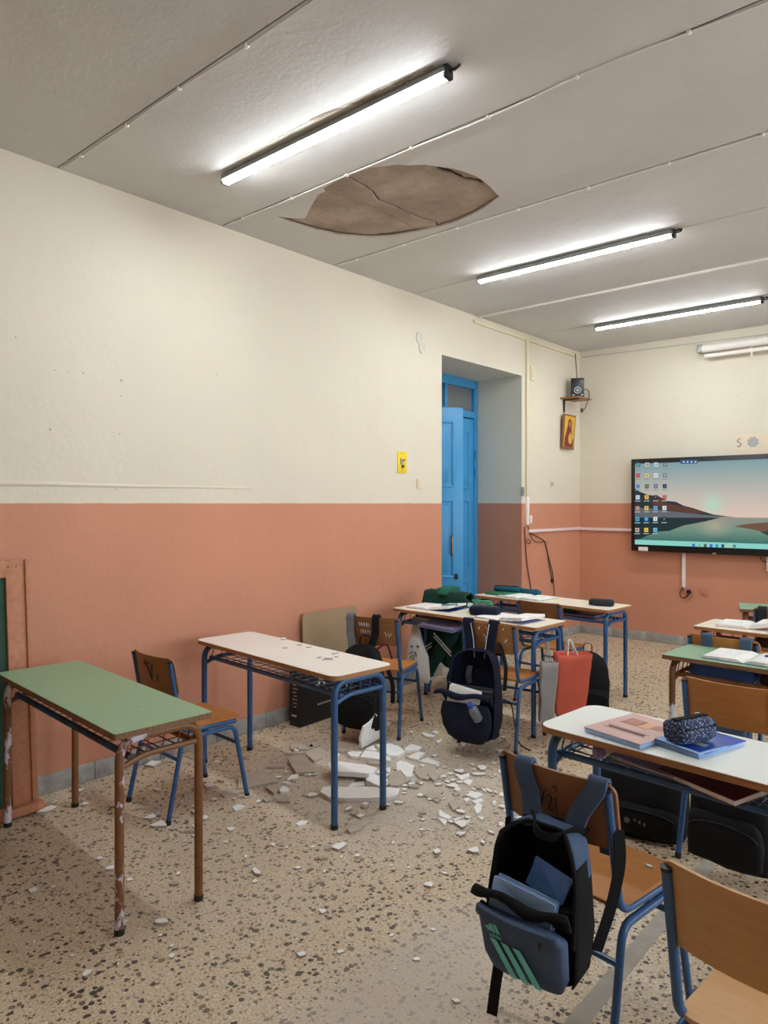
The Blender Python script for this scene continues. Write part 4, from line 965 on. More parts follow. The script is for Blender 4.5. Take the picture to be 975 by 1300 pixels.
# -- white plastic bag
p = atz(534, 866, .10)
o = thing('plastic_bag', 'white plastic bag with black print hanging under the desk with books', 'bag', (.385, 4.56, .14))
o.rotation_euler = (0, 0, R(38))
MB().loft([sring(a, b, z, cx, 0, 2.6, 22) for z, a, b, cx in ((0, .012, .010, .075), (.04, .05, .035, .055), (.13, .088, .05, .02), (.22, .088, .05, .0), (.34, .06, .04, -.01), (.44, .034, .022, -.005), (.50, .014, .012, .0))]).wobble(.034, 10, 5).build('bag_body', M['whitebag'], o, ang=35)
MB().strap(fillet([(.0, 0, .42), (.005, 0, .52), (.0, 0, .56)], .03), (1, 0, 0), .02, .004).build('handle', M['cap'], o)
mb = MB()
for q in ([(-.05, .31), (-.04, .32), (-.03, .31), (-.04, .30)], [(.0, .31), (.01, .32), (.02, .31), (.01, .30)], [(-.06, .25), (-.03, .27)], [(-.055, .22), (-.02, .25), (-.02, .20), (-.055, .19)], [(-.06, .17), (.0, .175)], [(-.03, .2), (-.03, .14)], [(-.055, .13), (-.03, .15)], [(-.01, .27), (.0, .23)]): mb.tube([(a, -.062, b) for a, b in q], .004, 5)
mb.build('print', M['ink'], o)

# -- green jacket over the chair back
J = thing('jacket', 'dark green jacket with white stripes draped over a chair back', 'jacket', C10.location, -3)
def cloth(fn, nu, nv, name, mat, th=.012):
    vs, fs = [], []
    for j in range(nv+1):
        for i in range(nu+1): vs.append(fn(i/nu*2-1, j/nv))
    for j in range(nv):
        for i in range(nu): k = j*(nu+1)+i; fs.append([k, k+1, k+nu+2, k+nu+1])
    s_ = MB().add(vs, fs).build(name, mat, J, ang=80); md = s_.modifiers.new('thickness', 'SOLIDIFY'); md.thickness = th; md.offset = 0; return s_
def body(u, v):
    # v 0 front hem .. .3 top edge .. 1 back hem
    if v < .3: z = .62+(.86-.62)*(v/.3); y = -.155
    elif v < .36: z = .86+.008*math.sin((v-.3)/.06*math.pi); y = -.155-.105*(v-.3)/.06
    else: q = (v-.36)/.64; z = .86-q*(.53+.12*(u+1)/2); y = -.26-.05*math.sin(q*2.6)
    f = .018*math.sin(u*9+v*3)*max(0, v-.4)*1.6
    return (u*(.21+.03*v), y+f-.01*u*u, z)
cloth(body, 26, 22, 'body', M['f_green'])
def tubecloth(pts, rr_, name, mat, par=J): return MB().tube(fillet(pts, .05, 4), .05, 12, None) if False else MB().tube(pts, 0, 14, rr_).wobble(.012, 10, 2).build(name, mat, par, ang=80)
s1 = tubecloth([(-.17, -.22, .80), (-.22, -.26, .66), (-.24, -.28, .50), (-.22, -.29, .34), (-.17, -.30, .22), (-.15, -.30, .14)], [.05, .062, .064, .06, .05, .042], 'sleeve', M['f_green'])
s2 = tubecloth([(.17, -.22, .80), (.19, -.30, .66), (.12, -.33, .52), (.02, -.34, .40), (-.06, -.34, .30), (-.12, -.33, .20)], [.05, .062, .064, .058, .052, .045], 'sleeve', M['f_green'])
for (a, b) in (((-.16, .36), (.14, .56)), ((-.15, .34), (.155, .535))):
    pass
mb = MB()
for off in (0, .028):
    mb.strap([(.02+.16*k/6-.02, -.412+.004*k, .545-off-.14*k/6+.0) for k in range(7)], (0, .2, 1), .010, .003)
    mb.strap([(-.20+.14*k/5, -.37-.0*k, .36-off+.09*k/5) for k in range(6)], (0, .2, 1), .010, .003)
mb.build('stripe', M['f_white'], J)
MB().tube([(-.155, -.30, .135), (-.15, -.30, .115)], .05, 14).build('cuff', M['f_white'], s1)
MB().loft([sring(.05*a, .12*a, z, .0, 0, 3) for z, a in ((0, 1), (.02, 1.1), (.05, 1), (.06, .6))]).build('collar', M['f_greenlight'], J).location = (-.02, -.20, .845)
closed_pack('black backpack on the floor behind the green jacket', (.52, 5.20, 0), 4, .36, .33, .2, 'f_black', 'f_black', (0, 0), 21)

# ================================================================== THINGS ON AND UNDER THE DESKS
def on(D, a, b, z=TZ):
    c_, s_ = math.cos(D.rotation_euler.z), math.sin(D.rotation_euler.z); return (D.location.x+c_*a-s_*b, D.location.y+s_*a+c_*b, z)
def desk_pt(px, py, z=TZ): p = atz(px, py, z); return (p.x, p.y, z)
def open_book(label, loc, rz, w_=.21, h_=.28, tl=.012, tr=.014, cover='bookblue', rise=0, cat='book'):
    o = thing('open_book', label, cat, (loc[0], loc[1], loc[2]+.0008), rz)
    MB().prism([(-w_-.004, -h_/2-.003), (w_+.004, -h_/2-.003), (w_+.004, h_/2+.003), (-w_-.004, h_/2+.003)], 0, .002).build('cover', M[cover], o)
    for s_, t_ in ((-1, tl), (1, tr)):
        top = [(s_*.001, .004)]+[(s_*w_*k/10, .003+t_*min(1, 2.4*(k/10)**.55)*(1-.25*k/10)+(rise*(k/10)**1.3 if s_ > 0 else 0)) for k in range(1, 11)]
        bot = [(s_*w_*k/10, .0022+(max(0, rise*(k/10)**1.3) if s_ > 0 else 0)) for k in range(10, -1, -1)]
        prof = top+bot
        pb = MB().loft([[(a, y, b) for a, b in prof] for y in [-h_/2+h_*k/4 for k in range(5)]]).build('pages', M['page'], o, ang=30)
    return o
def pencase(label, loc, rz, L_, W_, Hh, mat, zm, name='pencil_case'):
    o = thing(name, label, 'pencil case', (loc[0], loc[1], loc[2]+.001), rz)
    MB().loft([[(x, y, z) for y, z in [(W_/2*a*math.copysign(abs(math.cos(t_))**.6, math.cos(t_)), Hh/2+Hh/2*a*math.copysign(abs(math.sin(t_))**.6, math.sin(t_))) for t_ in [2*math.pi*k/18 for k in range(18)]]] for x, a in ((-L_/2, .78), (-L_/2*.96, .93), (-L_/4, 1), (L_/4, 1), (L_/2*.96, .93), (L_/2, .78))]).wobble(.004, 20, 1).build('body', mat, o, ang=70)
    MB().strap([(x, 0, Hh+.003) for x in (-L_*.46, -L_*.2, L_*.2, L_*.46)], (0, 1, 0), .022, .004).build('zip', zm, o)
    MB().box((L_*.3, .014, Hh+.007), (.022, .006, .003), .001).build('zip_pull', M['nickel'], o)
    return o
# white desk: workbook, blue notebook, patterned case
c1 = desk_pt(808, 931, TZ); o = thing('workbook', 'pink covered workbook with a small picture on the white desk', 'book', c1, -14)
MB().box((0, 0, .010), (.235, .29, .016), .002).build('pages', M['paperblue'], o); MB().box((0, .001, .0195), (.24, .295, .0025)).build('cover', M['pinkcover'], o)
M['picbrown'] = plain('picture_brown', srgb(172, 108, 92), .4); M['picyel'] = plain('picture_yellow', srgb(222, 158, 104), .4)
for nm, x_, y_, sx, sy, m_ in (('cover_picture', -.045, .05, .07, .075, 'picbrown'), ('cover_picture', .01, .045, .05, .07, 'picyel'), ('cover_picture', .06, .055, .04, .05, 'picbrown'), ('cover_print', .0, -.045, .17, .003, 'picbrown'), ('cover_print', .0, -.075, .17, .003, 'picbrown')):
    MB().box((x_, y_, .0213), (sx, sy, .0012)).build(nm, M[m_], o)
MB().box((.0, -.06, .0213), (.15, .010, .0012)).build('cover_print', M['ink'], o)
c2 = desk_pt(888, 946); o = thing('notebook', 'blue notebook with curled pale blue leaves on the white desk', 'book', c2, -16)
MB().box((0, .02, .013), (.172, .24, .004), .001).build('cover', M['bookblue'], o)
for k in range(4):
    MB().plate(rrect(.086, .13, .005, 2), lambda a, b, h: (a, b-.002*k, .001+.003*k+h+max(0, (-b-.09))*.12*k*(1 if a < .05 else .6)), .0025, (1, .9, .75, .5, .2)).build('leaf', M['paperblue'], o)
MB().box((.02, -.03, .0155), (.05, .03, .001)).build('label_sticker', M['inkgrey'], o)
c3 = desk_pt(876, 941, TZ+.02); o = pencase('navy speckled pencil case with two dark zips on the blue notebook', c3, 66, .165, .095, .08, M['f_pattern'], M['f_black'])
MB().strap([(x, -.040, .062) for x in (-.075, 0, .075)], (0, .7, .7), .018, .004).build('zip', M['f_black'], o)
# white desk, shelf below
c4 = on(D5, -.16, .03, .657); o = thing('book', 'maroon book sliding out of the rack under the white desk', 'book', c4, -8); o.rotation_euler = (R(3), 0, R(-22))
MB().box((.10, -.03, .014), (.30, .21, .016)).build('pages', M['paper'], o); MB().box((.10, -.03, .0235), (.305, .215, .003)).build('cover', M['maroonbook'], o); MB().box((.10, -.03, .0045), (.305, .215, .003)).build('cover', M['maroonbook'], o)
o = sheaf('exercise_book', 'lilac exercise books in the rack under the white desk', 'book', on(D5, -.30, .0, .652), (0, 0, R(-12)), (.26, .19, .018), (M['paperlilac'], M['paper']), 4, .1)
o = thing('tube_of_glue', 'lilac capped tube lying in the rack under the white desk', 'tube', on(D5, -.455, -.02, .675)); o.rotation_euler = (R(96), 0, R(-30))
MB().loft([sring(r_, r_, z, p=2, n=14) for z, r_ in ((-.06, .017), (.0, .018), (.045, .018))]).build('body', M['white'], o); MB().loft([sring(r_, r_, z, p=2, n=14) for z, r_ in ((.045, .021), (.075, .021), (.078, .018))]).build('cap', M['purple'], o)
# green desk with notebook
open_book('open white notebook lying on the green desk', on(D6, -.26, -.01), -3, .205, .28, .016, .018, 'bookblue')
o = thing('pen', 'dark pen lying on the open white notebook', 'pen', on(D6, -.145, .03, TZ+.022), 22); MB().tube([(-.06, 0, .005), (.05, 0, .005), (.065, 0, .005)], 0, 8, [.005, .005, .0015]).build('barrel', M['black'], o); MB().tube([(-.06, 0, .005), (-.02, 0, .005)], .0058, 8).build('cap', M['bookblue'], o)
closed_o = tag(MB().loft([sring(.17*a, .11, z, 0, 0, 4) for z, a in ((0, .95), (.02, 1), (.07, .97), (.085, .85))]).wobble(.012, 9, 3).build('cloth_bag', M['f_blue'], ang=70), 'blue cloth bag in the rack of the green notebook desk', 'bag'); closed_o.location = on(D6, -.40, .0, .645)
closed_o = tag(MB().loft([sring(.28*a, .11, z, 0, 0, 4) for z, a in ((0, .95), (.02, 1), (.06, .95), (.08, .8))]).wobble(.012, 9, 5).build('cloth_bag', M['f_brown'], ang=70), 'dark brown cloth bag in the rack of the green notebook desk', 'bag'); closed_o.location = on(D6, .06, .0, .645)
# beige desk
open_book('open book with one half lifting on the beige desk', on(D7, -.36, .03), 2, .20, .27, .018, .03, 'pinkcover', .045)
closed_o = tag(MB().loft([sring(.33*a, .11, z, 0, 0, 4) for z, a in ((0, .95), (.02, 1), (.06, .95), (.08, .8))]).wobble(.014, 9, 8).build('cloth_bag', M['f_brown'], ang=70), 'dark brown cloth bag in the rack of the beige desk', 'bag'); closed_o.location = on(D7, .0, .0, .645)
# desk with books
open_book('open book lying at the wall end of the desk with the mint green case', on(D3, -.40, .03), 3, .20, .26, .014, .022, 'bookblue', .025)
open_book('open book lying at the aisle end of the desk with the mint green case', on(D3, .33, -.02), -6, .21, .28, .012, .028, 'paperlilac', .022)
o = sheaf('exercise_book', 'thin white exercise books under the open book near the wall', 'book', on(D3, -.52, .02, TZ+.001), (0, 0, R(8)), (.20, .26, .008), (M['paper'], M['paper']), 3) if False else None
o = thing('marker', 'teal compass lying across the open book near the wall', 'compass', on(D3, -.24, .0, TZ+.036), 30)
MB().box((0, 0, .006), (.13, .014, .008), .003).build('arm', M['tealpen'], o); MB().box((.01, .01, .012), (.12, .012, .007), .003, Matrix.Rotation(R(38), 4, 'Z')).build('arm', M['tealpen'], o)
o = thing('pencil_box', 'mint green open pencil box beside the black case', 'pencil case', on(D3, .0, .07, TZ+.001), 12)
MB().box((0, 0, .026), (.15, .09, .05), .008).build('box', M['greencase'], o); MB().box((0, .06, .072), (.15, .09, .012), .004, Matrix.Rotation(R(-24), 4, 'X')).build('lid', M['greencase'], o)
MB().box((-.09, .03, .05), (.04, .03, .03), .006).build('eraser', M['paper'], o)
o = pencase('black round-ended pencil case beside the mint green box', on(D3, .10, .0), 12, .22, .11, .065, M['f_navy'], M['f_piping'])
MB().prism([(.02+.03*math.cos(k*.5), .01*math.sin(k*.5)) for k in range(12)], .066, .068).build('print', M['inkwhite'], o)
sheaf('exercise_book', 'lilac papers drooping out of the rack under the desk with books', 'book', on(D3, -.20, -.10, .655), (R(10), 0, R(-6)), (.36, .24, .02), (M['paperlilac'], M['paperlilac']), 5, .4)
sheaf('exercise_book', 'white books lying in the rack near the wall end', 'book', on(D3, -.46, .03, .652), (0, 0, R(3)), (.24, .2, .03), (M['paper'], M['paperlilac']), 4)
# corner desk
open_book('open book on the desk in front of the corner', on(D4, -.22, -.01), -4, .22, .28, .012, .012, 'greenfolder')
o = tag(MB().box((0, 0, .012), (.24, .30, .022), .003).build('folder', M['greenfolder']), 'green folder on the corner desk under the teal cases', 'folder'); o.location = on(D4, -.50, .05); o.rotation_euler = (0, 0, R(-8))
pencase('flat teal blue pencil case lying on the green folder', on(D4, -.50, .08, TZ+.023), 15, .24, .09, .045, M['tealcase'], M['f_navy'])
pencase('teal pencil case lying beside the green folder', on(D4, -.30, .15), -5, .22, .07, .05, M['tealcase'], M['tealpen'])
pencase('charcoal pencil case at the aisle end of the corner desk', on(D4, .50, .0), 8, .19, .10, .05, M['f_darkgrey'], M['f_piping'])
sheaf('exercise_book', 'books stacked in the rack under the corner desk', 'book', on(D4, .28, .03, .652), (0, 0, R(-3)), (.36, .2, .03), (M['boxblack'], M['paperlilac']), 4)
sheaf('exercise_book', 'green covered book in the rack under the corner desk', 'book', on(D4, .10, .06, .652), (0, 0, R(3)), (.2, .16, .055), (M['greenfolder'], M['greenfolder']), 3)

# ================================================================== THINGS ALONG THE LEFT WALL
o = thing('chalkboard', 'old green chalkboard in a salmon painted frame leaning on the wall', 'chalkboard', (.145, 1.625, 0)); o.rotation_euler = (0, R(-4.5), 0)
BH = 1.305; BL = 1.5
MB().box((0, -BL/2-.02, BH/2), (.012, BL, BH-.04)).build('board', M['chalkgreen'], o)
for yy in (-.055, -BL+.05): MB().box((.012, yy, BH/2), (.022, .095, BH), .003).build('stile', M['salmonwood'], o)
MB().box((.018, .005, BH/2), (.034, .028, BH), .003).build('edge_strip', M['salmonwood'], o)
MB().box((.012, -BL/2, BH-.045), (.02, BL-.1, .09), .003).build('top_rail', M['salmonwood'], o)
MB().box((.03, -BL/2+.02, .025), (.09, BL+.03, .045), .004).build('bottom_ledge', M['salmonwood'], o)
for q in ((-.02, 1.27), (-.06, 1.27), (-.04, .6), (-.07, .35)): MB().prism([(.004*math.cos(k), .004*math.sin(k)) for k in range(6)], 0, .002, lambda a, b, h: (.0232+h, q[0]-.03+a, q[1]+b)).build('nail', M['cap'], o)
o = thing('board', 'plain tan board leaning on the wall behind the scribbled chair', 'board', (.064, 3.60, 0)); o.rotation_euler = (0, R(-3), 0)
MB().prism([(.03, 0), (.62, 0), (.62, .775), (.05, .775), (.035, .75)], 0, .012, lambda a, b, h: (h, a, b)).build('sheet', M['cardboard'], o)
o = thing('cardboard_box', 'flat black cardboard box with white print standing by the wall', 'box', (.205, 3.475, 0), 3)
MB().box((-.06, .25, .215), (.115, .52, .43), .003).build('carton', M['boxblack'], o)
mb = MB()
for q in range(9): mb.box((-.06+.008*math.sin(q*3), -.0112, .14+.026*q), (.028+.01*(q % 3), .0012, .006))
mb.box((-.07, -.0112, .075), (.05, .0012, .014)); mb.build('print', M['inkgrey'], o)
mb = MB()
mb.tube([(.0005, a, b) for a, b in ((.15, .33), (.17, .345), (.185, .33), (.18, .29), (.165, .265), (.145, .27))], .009, 6); mb.tube([(.0005, a, b) for a, b in ((.215, .345), (.205, .30), (.235, .27))], .008, 6); mb.tube([(.0005, a, b) for a, b in ((.25, .34), (.29, .36), (.30, .32), (.26, .30), (.25, .33))], .007, 6)
mb.build('lettering', M['inkwhite'], o)
mb = MB()
for q in range(8): mb.box((.0004, .17+.03*q, .13), (.0012, .022, .014))
mb.box((.0004, .36, .16), (.0012, .05, .008)); mb.build('print', M['inkgrey'], o)
# ================================================================== FALLEN PLASTER
def spot(x, y):
    if x < 1.62 and 1.3 < y < 1.9: return 'under the green desk by the chalkboard'
    if x < 1.62 and 1.9 <= y < 2.45: return 'between the green desk and the cream desk'
    if x < 1.66 and 2.45 <= y < 3.0: return 'under the bare cream desk'
    if y >= 3.0 and x < 1.1: return 'near the flat black box by the wall'
    if y >= 3.0 and x < 1.85: return 'in the rubble pile between cream desk and navy backpack'
    if x >= 1.66 and y > 2.2: return 'in the aisle between the rubble pile and striped backpack'
    return 'on open floor away from the desks'
def slab(label, px, thick, white=True, z0=0.0, tilt=None, group=None, name='plaster_slab'):
    P = [atz(a, b, z0+thick) for a, b in px]
    cx = sum(p.x for p in P)/len(P); cy = sum(p.y for p in P)/len(P)
    pts = [(p.x-cx, p.y-cy) for p in P]
    ed = []                                                   # roughen the broken edge
    for i in range(len(pts)):
        a, b = pts[i], pts[(i+1) % len(pts)]; n = max(1, int(math.dist(a, b)/.05))
        for k in range(n):
            u = k/n; j = .004 if k else 0
            ed.append((a[0]+(b[0]-a[0])*u+random.uniform(-j, j), a[1]+(b[1]-a[1])*u+random.uniform(-j, j)))
    mb = MB(); n = len(ed); bot = [(x*.96, y*.96, 0) for x, y in ed]; top = [(x, y, thick) for x, y in ed]
    mb.cur = 0 if white else 1; mb.add(bot+top, [[k, (k+1) % n, n+(k+1) % n, n+k] for k in range(n)]); mb.add(bot, [list(range(n))[::-1]])
    mb.cur = 0 if white else 1; mb.add([(x, y, thick) for x, y in ed], [list(range(n))])
    o = mb.build(name, [M['plasterwhite'], M['plastergrey']], smooth=False); o.location = (cx, cy, z0)
    if tilt: o.rotation_euler = tilt
    if group: label = label+' '+spot(cx, cy); group = label
    return tag(o, label, 'plaster', group)
GW = 'white plaster slabs in the rubble'; GG = 'bare grey plaster slabs in the rubble'
LW = 'broken white plaster slab'; LG = 'broken plaster slab grey side up'
c2_ = lambda *q: [(400+a/6.094, 900+b/6.094) for a, b in q]
c1_ = lambda *q: [(250+a/5.735, 910+b/5.735) for a, b in q]
c3_ = lambda *q: [(520+a/6.094, 900+b/6.094) for a, b in q]
slab('long straight strip of white plaster lying between the blue desk legs', c2_((40, 640), (65, 600), (120, 600), (580, 605), (655, 615), (640, 665), (560, 685), (250, 690), (110, 680)), .022)
slab('long white plaster plank with a crumbled edge, propped up on the rubble', c2_((100, 425), (125, 405), (200, 408), (300, 420), (400, 432), (480, 455), (460, 480), (420, 500), (125, 480)), .028, True, .03)
big = [(c2_((130, 335), (190, 340), (170, 375), (125, 390)), 1, .015), (c2_((245, 335), (290, 325), (365, 330), (335, 370), (280, 365)), 1, .02), (c2_((350, 370), (385, 322), (470, 330), (580, 375), (590, 400)), 1, .03),
       (c2_((385, 310), (450, 280), (480, 325)), 1, .018), (c2_((470, 275), (580, 265), (640, 285), (700, 330), (640, 362), (575, 360), (540, 330)), 1, .02), (c2_((390, 545), (430, 500), (520, 520), (565, 550), (510, 600)), 1, .035),
       (c2_((140, 560), (190, 535), (310, 545), (250, 600), (155, 600)), 0, .015), (c2_((250, 575), (380, 555), (385, 590), (250, 600)), 1, .012), (c2_((630, 410), (700, 405), (768, 440), (755, 520), (710, 525), (660, 470), (630, 475)), 1, .025),
       (c2_((630, 490), (660, 470), (740, 545), (640, 590), (580, 590)), 0, .018), (c2_((470, 490), (500, 465), (570, 520)), 1, .03), (c2_((535, 460), (580, 450), (580, 495)), 1, .022), (c2_((690, 300), (750, 270), (830, 295), (800, 320), (700, 320)), 1, .015),
       (c2_((710, 370), (800, 330), (850, 340), (800, 395)), 1, .015), (c2_((800, 400), (870, 375), (965, 415), (940, 430)), 1, .015), (c2_((770, 470), (850, 440), (935, 450), (940, 500), (870, 545), (800, 525)), 0, .014), (c2_((870, 500), (920, 475), (975, 510), (920, 550)), 0, .02),
       (c2_((830, 660), (900, 640), (975, 650), (975, 700), (920, 705)), 0, .01), (c2_((245, 925), (280, 875), (350, 860), (400, 890), (350, 930), (270, 955)), 0, .012), (c2_((400, 415), (420, 400), (530, 405), (530, 430)), 0, .02), (c2_((150, 300), (180, 260), (270, 265), (250, 325), (180, 330)), 0, .012),
       (c1_((300, 450), (400, 385), (520, 400), (600, 465), (390, 505), (300, 520)), 0, .014), (c1_((170, 560), (200, 530), (325, 530), (300, 560), (200, 580)), 0, .01), (c1_((665, 310), (700, 280), (800, 300), (840, 370), (860, 400), (720, 405)), 0, .02), (c1_((790, 270), (900, 215), (920, 220), (920, 290), (850, 320)), 0, .016),
       (c1_((680, 200), (740, 175), (900, 180), (900, 200), (800, 235), (690, 235)), 0, .014), (c1_((500, 510), (600, 480), (620, 510), (560, 555)), 0, .014), (c1_((635, 265), (720, 255), (795, 250), (780, 262)), 0, .016),
       (c1_((655, 455), (690, 420), (740, 415), (730, 445)), 1, .012), (c1_((620, 480), (640, 465), (700, 490)), 1, .012), (c1_((595, 525), (625, 500), (670, 520), (660, 545), (610, 545)), 1, .014), (c1_((255, 655), (300, 635), (355, 645), (280, 680)), 1, .01), (c1_((720, 775), (750, 755), (805, 755), (790, 780), (740, 790)), 1, .01),
       (c1_((705, 240), (740, 220), (740, 250)), 1, .014), (c1_((815, 215), (835, 195), (850, 220)), 1, .014), (c1_((775, 415), (830, 410), (830, 425)), 1, .012), (c1_((500, 365), (530, 350), (640, 352), (640, 365)), 0, .012),
       (c3_((370, 520), (460, 495), (465, 510), (400, 550)), 1, .012), (c3_((225, 800), (245, 790), (325, 835), (300, 850), (230, 825)), 1, .02), (c3_((218, 840), (295, 850), (275, 900)), 1, .012), (c3_((495, 760), (525, 725), (560, 740), (555, 780), (520, 810)), 1, .012),
       (c3_((390, 910), (430, 865), (470, 848), (455, 880)), 1, .01), (c3_((300, 720), (360, 700), (390, 750), (340, 780)), 0, .016), (c3_((520, 830), (580, 835), (560, 855)), 1, .012), (c3_((335, 850), (425, 830), (350, 865)), 1, .012), (c3_((420, 690), (450, 685), (470, 700), (430, 715)), 1, .012),
       (c3_((480, 710), (560, 690), (570, 710), (510, 730)), 1, .012), (c3_((425, 660), (520, 640), (570, 660), (510, 690)), 1, .014), (c3_((550, 610), (585, 615), (590, 640)), 1, .012), (c3_((415, 560), (450, 540), (490, 550), (460, 590)), 1, .012), (c3_((330, 650), (370, 630), (390, 655), (350, 665)), 0, .012),
       (c3_((345, 610), (375, 600), (395, 620), (360, 630)), 1, .012), (c3_((640, 715), (665, 705), (668, 725), (650, 740)), 1, .01), (c3_((690, 650), (740, 640), (740, 670), (700, 670)), 1, .01), (c3_((725, 780), (760, 750), (760, 795), (730, 795)), 1, .01), (c3_((685, 470), (725, 460), (725, 495), (690, 490)), 1, .01),
       (c3_((90, 185), (110, 180), (200, 205), (190, 218), (130, 212)), 1, .014), (c3_((170, 175), (200, 165), (230, 180), (200, 188)), 1, .014), (c3_((200, 250), (240, 230), (250, 240), (220, 265)), 1, .014), (c3_((400, 260), (430, 265), (430, 290), (400, 285)), 1, .014), (c3_((520, 290), (640, 265), (715, 280), (700, 295)), 0, .012),
       (c3_((640, 305), (720, 310), (690, 325)), 1, .01), (c3_((680, 890), (730, 890), (710, 905)), 1, .01), (c2_((455, 130), (560, 95), (590, 95), (580, 112), (470, 140)), 1, .014), (c2_((128, 75), (180, 70), (195, 90), (140, 100)), 1, .016)]
for q, wh, th in big: slab(LW if wh else LG, q, th, bool(wh), 0, None, GW if wh else GG)
# shard standing up in the pile
P0, P1 = atz(457, 951, .0), atz(482, 939, .0); ax = (P1-P0).normalized(); Lb = (P1-P0).length
shp = [(.0, 0), (Lb*1.0, .015), (Lb*.98, .05), (Lb*.75, .11), (Lb*.48, .19), (Lb*.26, .225), (Lb*.18, .17), (-.02, .155), (-.03, .07)]
shp = [(a*1.22, b) for a, b in shp]
mb = MB().prism(shp, 0, .016); o = mb.build('plaster_slab', M['plasterwhite'], smooth=False)
tag(o, 'white plaster shard standing on edge in the rubble below the black backpack', 'plaster')
nrm = Vector((0, 0, 1)).cross(ax).normalized(); upv = (Vector((0, 0, 1))*math.cos(R(14))+nrm*math.sin(R(14))*(1 if nrm.dot(Vector((0, 1, 0))) > 0 else -1)).normalized()
o.matrix_world = Matrix.Translation(P0+Vector((0, 0, .012))) @ Matrix((ax, upv, ax.cross(upv))).transposed().to_4x4()
# small pieces: ten shapes copied one by one
SH = []
for k in range(12):
    n = random.choice((4, 5, 5, 6)); el = random.uniform(.45, 1)
    poly = [(math.cos(2*math.pi*i/n+random.uniform(-.35, .35))*random.uniform(.35, .6), el*math.sin(2*math.pi*i/n+random.uniform(-.35, .35))*random.uniform(.35, .6)) for i in range(n)]
    for wh in (0, 1):
        mb = MB(); th = .22
        mb.cur = 1; mb.loft([[(x*.93, y*.93, 0) for x, y in poly], [(x, y, th) for x, y in poly]], True, False); mb.cur = 0 if wh else 1; mb.add([(x, y, th) for x, y in poly], [list(range(n))])
        SH.append(mb.mesh('plaster_chip', [M['plasterwhite'], M['plastergrey']], smooth=False))
def chip(x, y, size, white, z=0.0):
    o = link('plaster_chip', random.choice(SH[1::2] if white else SH[0::2])); o.location = (x, y, z); o.rotation_euler = (0, 0, random.uniform(0, 6.28)); o.scale = (size, size, min(size, .06))
    lb = ('small white plaster chip ' if white else 'small grey plaster chip ')+spot(x, y); tag(o, lb, 'plaster', lb.replace('chip', 'chips')); return o
c4_ = [(70, 235, 75, 1), (10, 580, 36, 1), (93, 560, 18, 1), (205, 152, 34, 1), (230, 208, 30, 1), (540, 150, 36, 1), (525, 245, 60, 0), (550, 300, 62, 1), (470, 220, 70, 0), (665, 170, 50, 0), (695, 218, 26, 1), (740, 270, 42, 1), (700, 305, 38, 1), (848, 318, 34, 1), (450, 405, 30, 0), (293, 440, 26, 1),
       (420, 532, 26, 1), (628, 505, 26, 1), (610, 548, 34, 0), (385, 718, 40, 1), (555, 715, 54, 1), (550, 768, 20, 1), (600, 812, 18, 1), (598, 858, 30, 1), (533, 858, 24, 0), (175, 855, 20, 1), (238, 932, 34, 1), (962, 502, 50, 1), (952, 538, 24, 1), (655, 368, 20, 1), (98, 200, 24, 1), (520, 40, 66, 1), (585, 22, 60, 0), (478, 425, 20, 0), (810, 108, 40, 0), (830, 370, 20, 1)]
c5_ = [(147, 192, 26, 1), (240, 155, 40, 0), (250, 205, 22, 1), (232, 245, 28, 0), (242, 362, 30, 1), (162, 527, 32, 1), (862, 95, 36, 1), (870, 357, 24, 1), (510, 182, 14, 1), (672, 432, 24, 1), (510, 452, 18, 1), (605, 546, 24, 1), (760, 708, 30, 1), (652, 658, 16, 1), (522, 582, 14, 1), (932, 20, 24, 1), (652, 42, 16, 1), (205, 110, 20, 1), (370, 160, 20, 0), (575, 190, 14, 1), (870, 435, 16, 1)]
for a, b, s_, wh in c4_:
    p = atz(40+a/3.362, 960+b/3.362); d = (p-Vector(CAM)).length; chip(p.x, p.y, s_/3.362*d/FPX*1.05, wh)
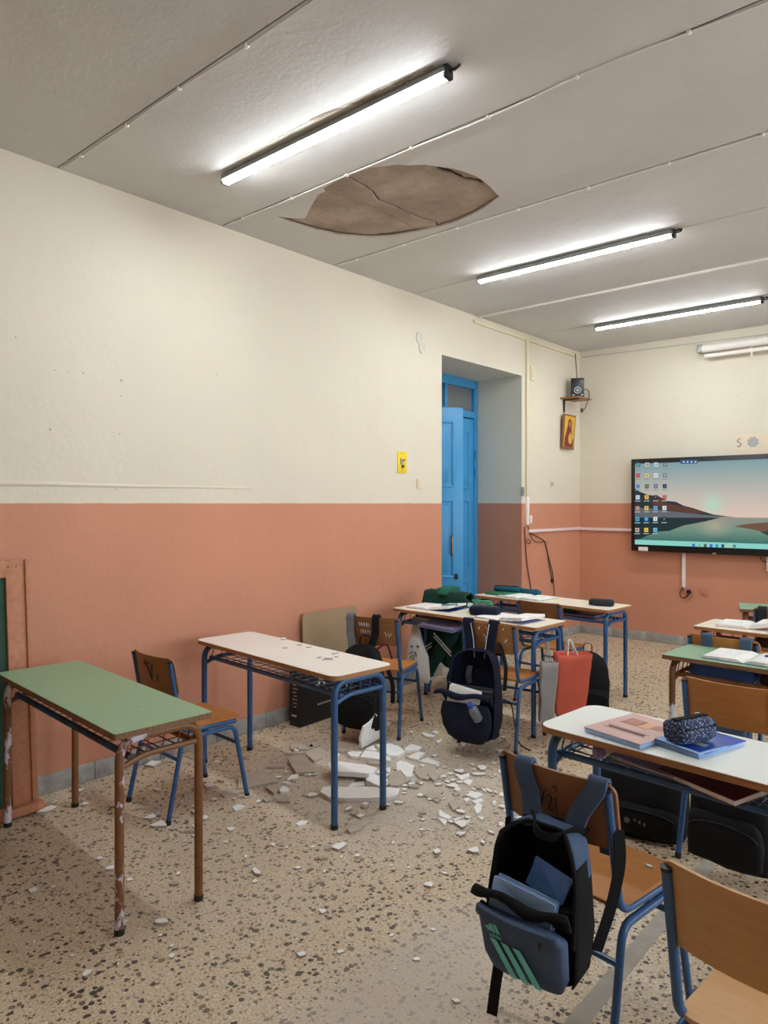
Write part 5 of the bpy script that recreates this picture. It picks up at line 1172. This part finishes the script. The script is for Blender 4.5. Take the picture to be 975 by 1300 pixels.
for a, b, s_, wh in c5_:
    p = atz(330+a/3.047, 1040+b/3.047); d = (p-Vector(CAM)).length; chip(p.x, p.y, s_/3.047*d/FPX*1.05, wh)
n = 0
legs_xy = []
while n < 235:
    r_ = random.random()
    if r_ < .22: x, y = random.gauss(1.5, .22), random.gauss(3.3, .2)
    elif r_ < .5: x, y = random.gauss(1.45, .30), random.gauss(3.25, .30)
    elif r_ < .8: x, y = random.gauss(1.95, .28), random.gauss(3.15, .42)
    else: x, y = random.gauss(.9, .45), random.gauss(2.6, .5)
    if x < .06 or y < 1.2: continue
    if y > 4.3: continue
    chip(x, y, random.uniform(.018, .05)*(1 if random.random() < .7 else 1.7), random.random() < .68); n += 1
for a, b, s_ in ((360, 812, .04), (362, 823, .03), (380, 819, .03), (392, 822, .035), (417, 837, .05), (425, 830, .04), (427, 834, .035), (405, 835, .03), (411, 838, .03)):
    p = atz(a, b, TZ); o = chip(p.x, p.y, s_, True, TZ); o['label'] = 'small plaster chip lying on the bare cream desk top'; o['group'] = 'plaster chips on the cream desk'
p = atz(800, 1100, .452); 
for a, b in ((824, 1101),): p = atz(a, b, .45); o = chip(p.x, p.y, .028, True, .4505); o['label'] = 'single plaster chip lying on the chair seat beside the striped backpack'; del o['group']
# crumbs nobody could count
mb = MB()
for k in range(3600):
    r_ = random.random()
    if r_ < .55: x, y = random.gauss(1.5, .45), random.gauss(3.1, .45)
    elif r_ < .8: x, y = random.gauss(2.3, .5), random.gauss(2.4, .8)
    else: x, y = random.uniform(.05, 2.6), random.uniform(1.0, 3.4)
    if x < .03 or y < .8 or y > 5: continue
    s_ = random.uniform(.002, .007); a = random.random()*6.28
    q = [(x+s_*math.cos(a+j*2.09)*random.uniform(.6, 1), y+s_*math.sin(a+j*2.09)*random.uniform(.6, 1), 0) for j in range(3)]
    mb.cur = 0 if random.random() < .6 else 1
    mb.add(q+[(x, y, s_*.7)], [[0, 1, 3], [1, 2, 3], [2, 0, 3]])
tag(mb.build('plaster_crumbs', [M['plasterwhite'], M['plastergrey']], smooth=False), 'fine plaster crumbs strewn over the terrazzo floor', 'rubble', None, 'stuff')
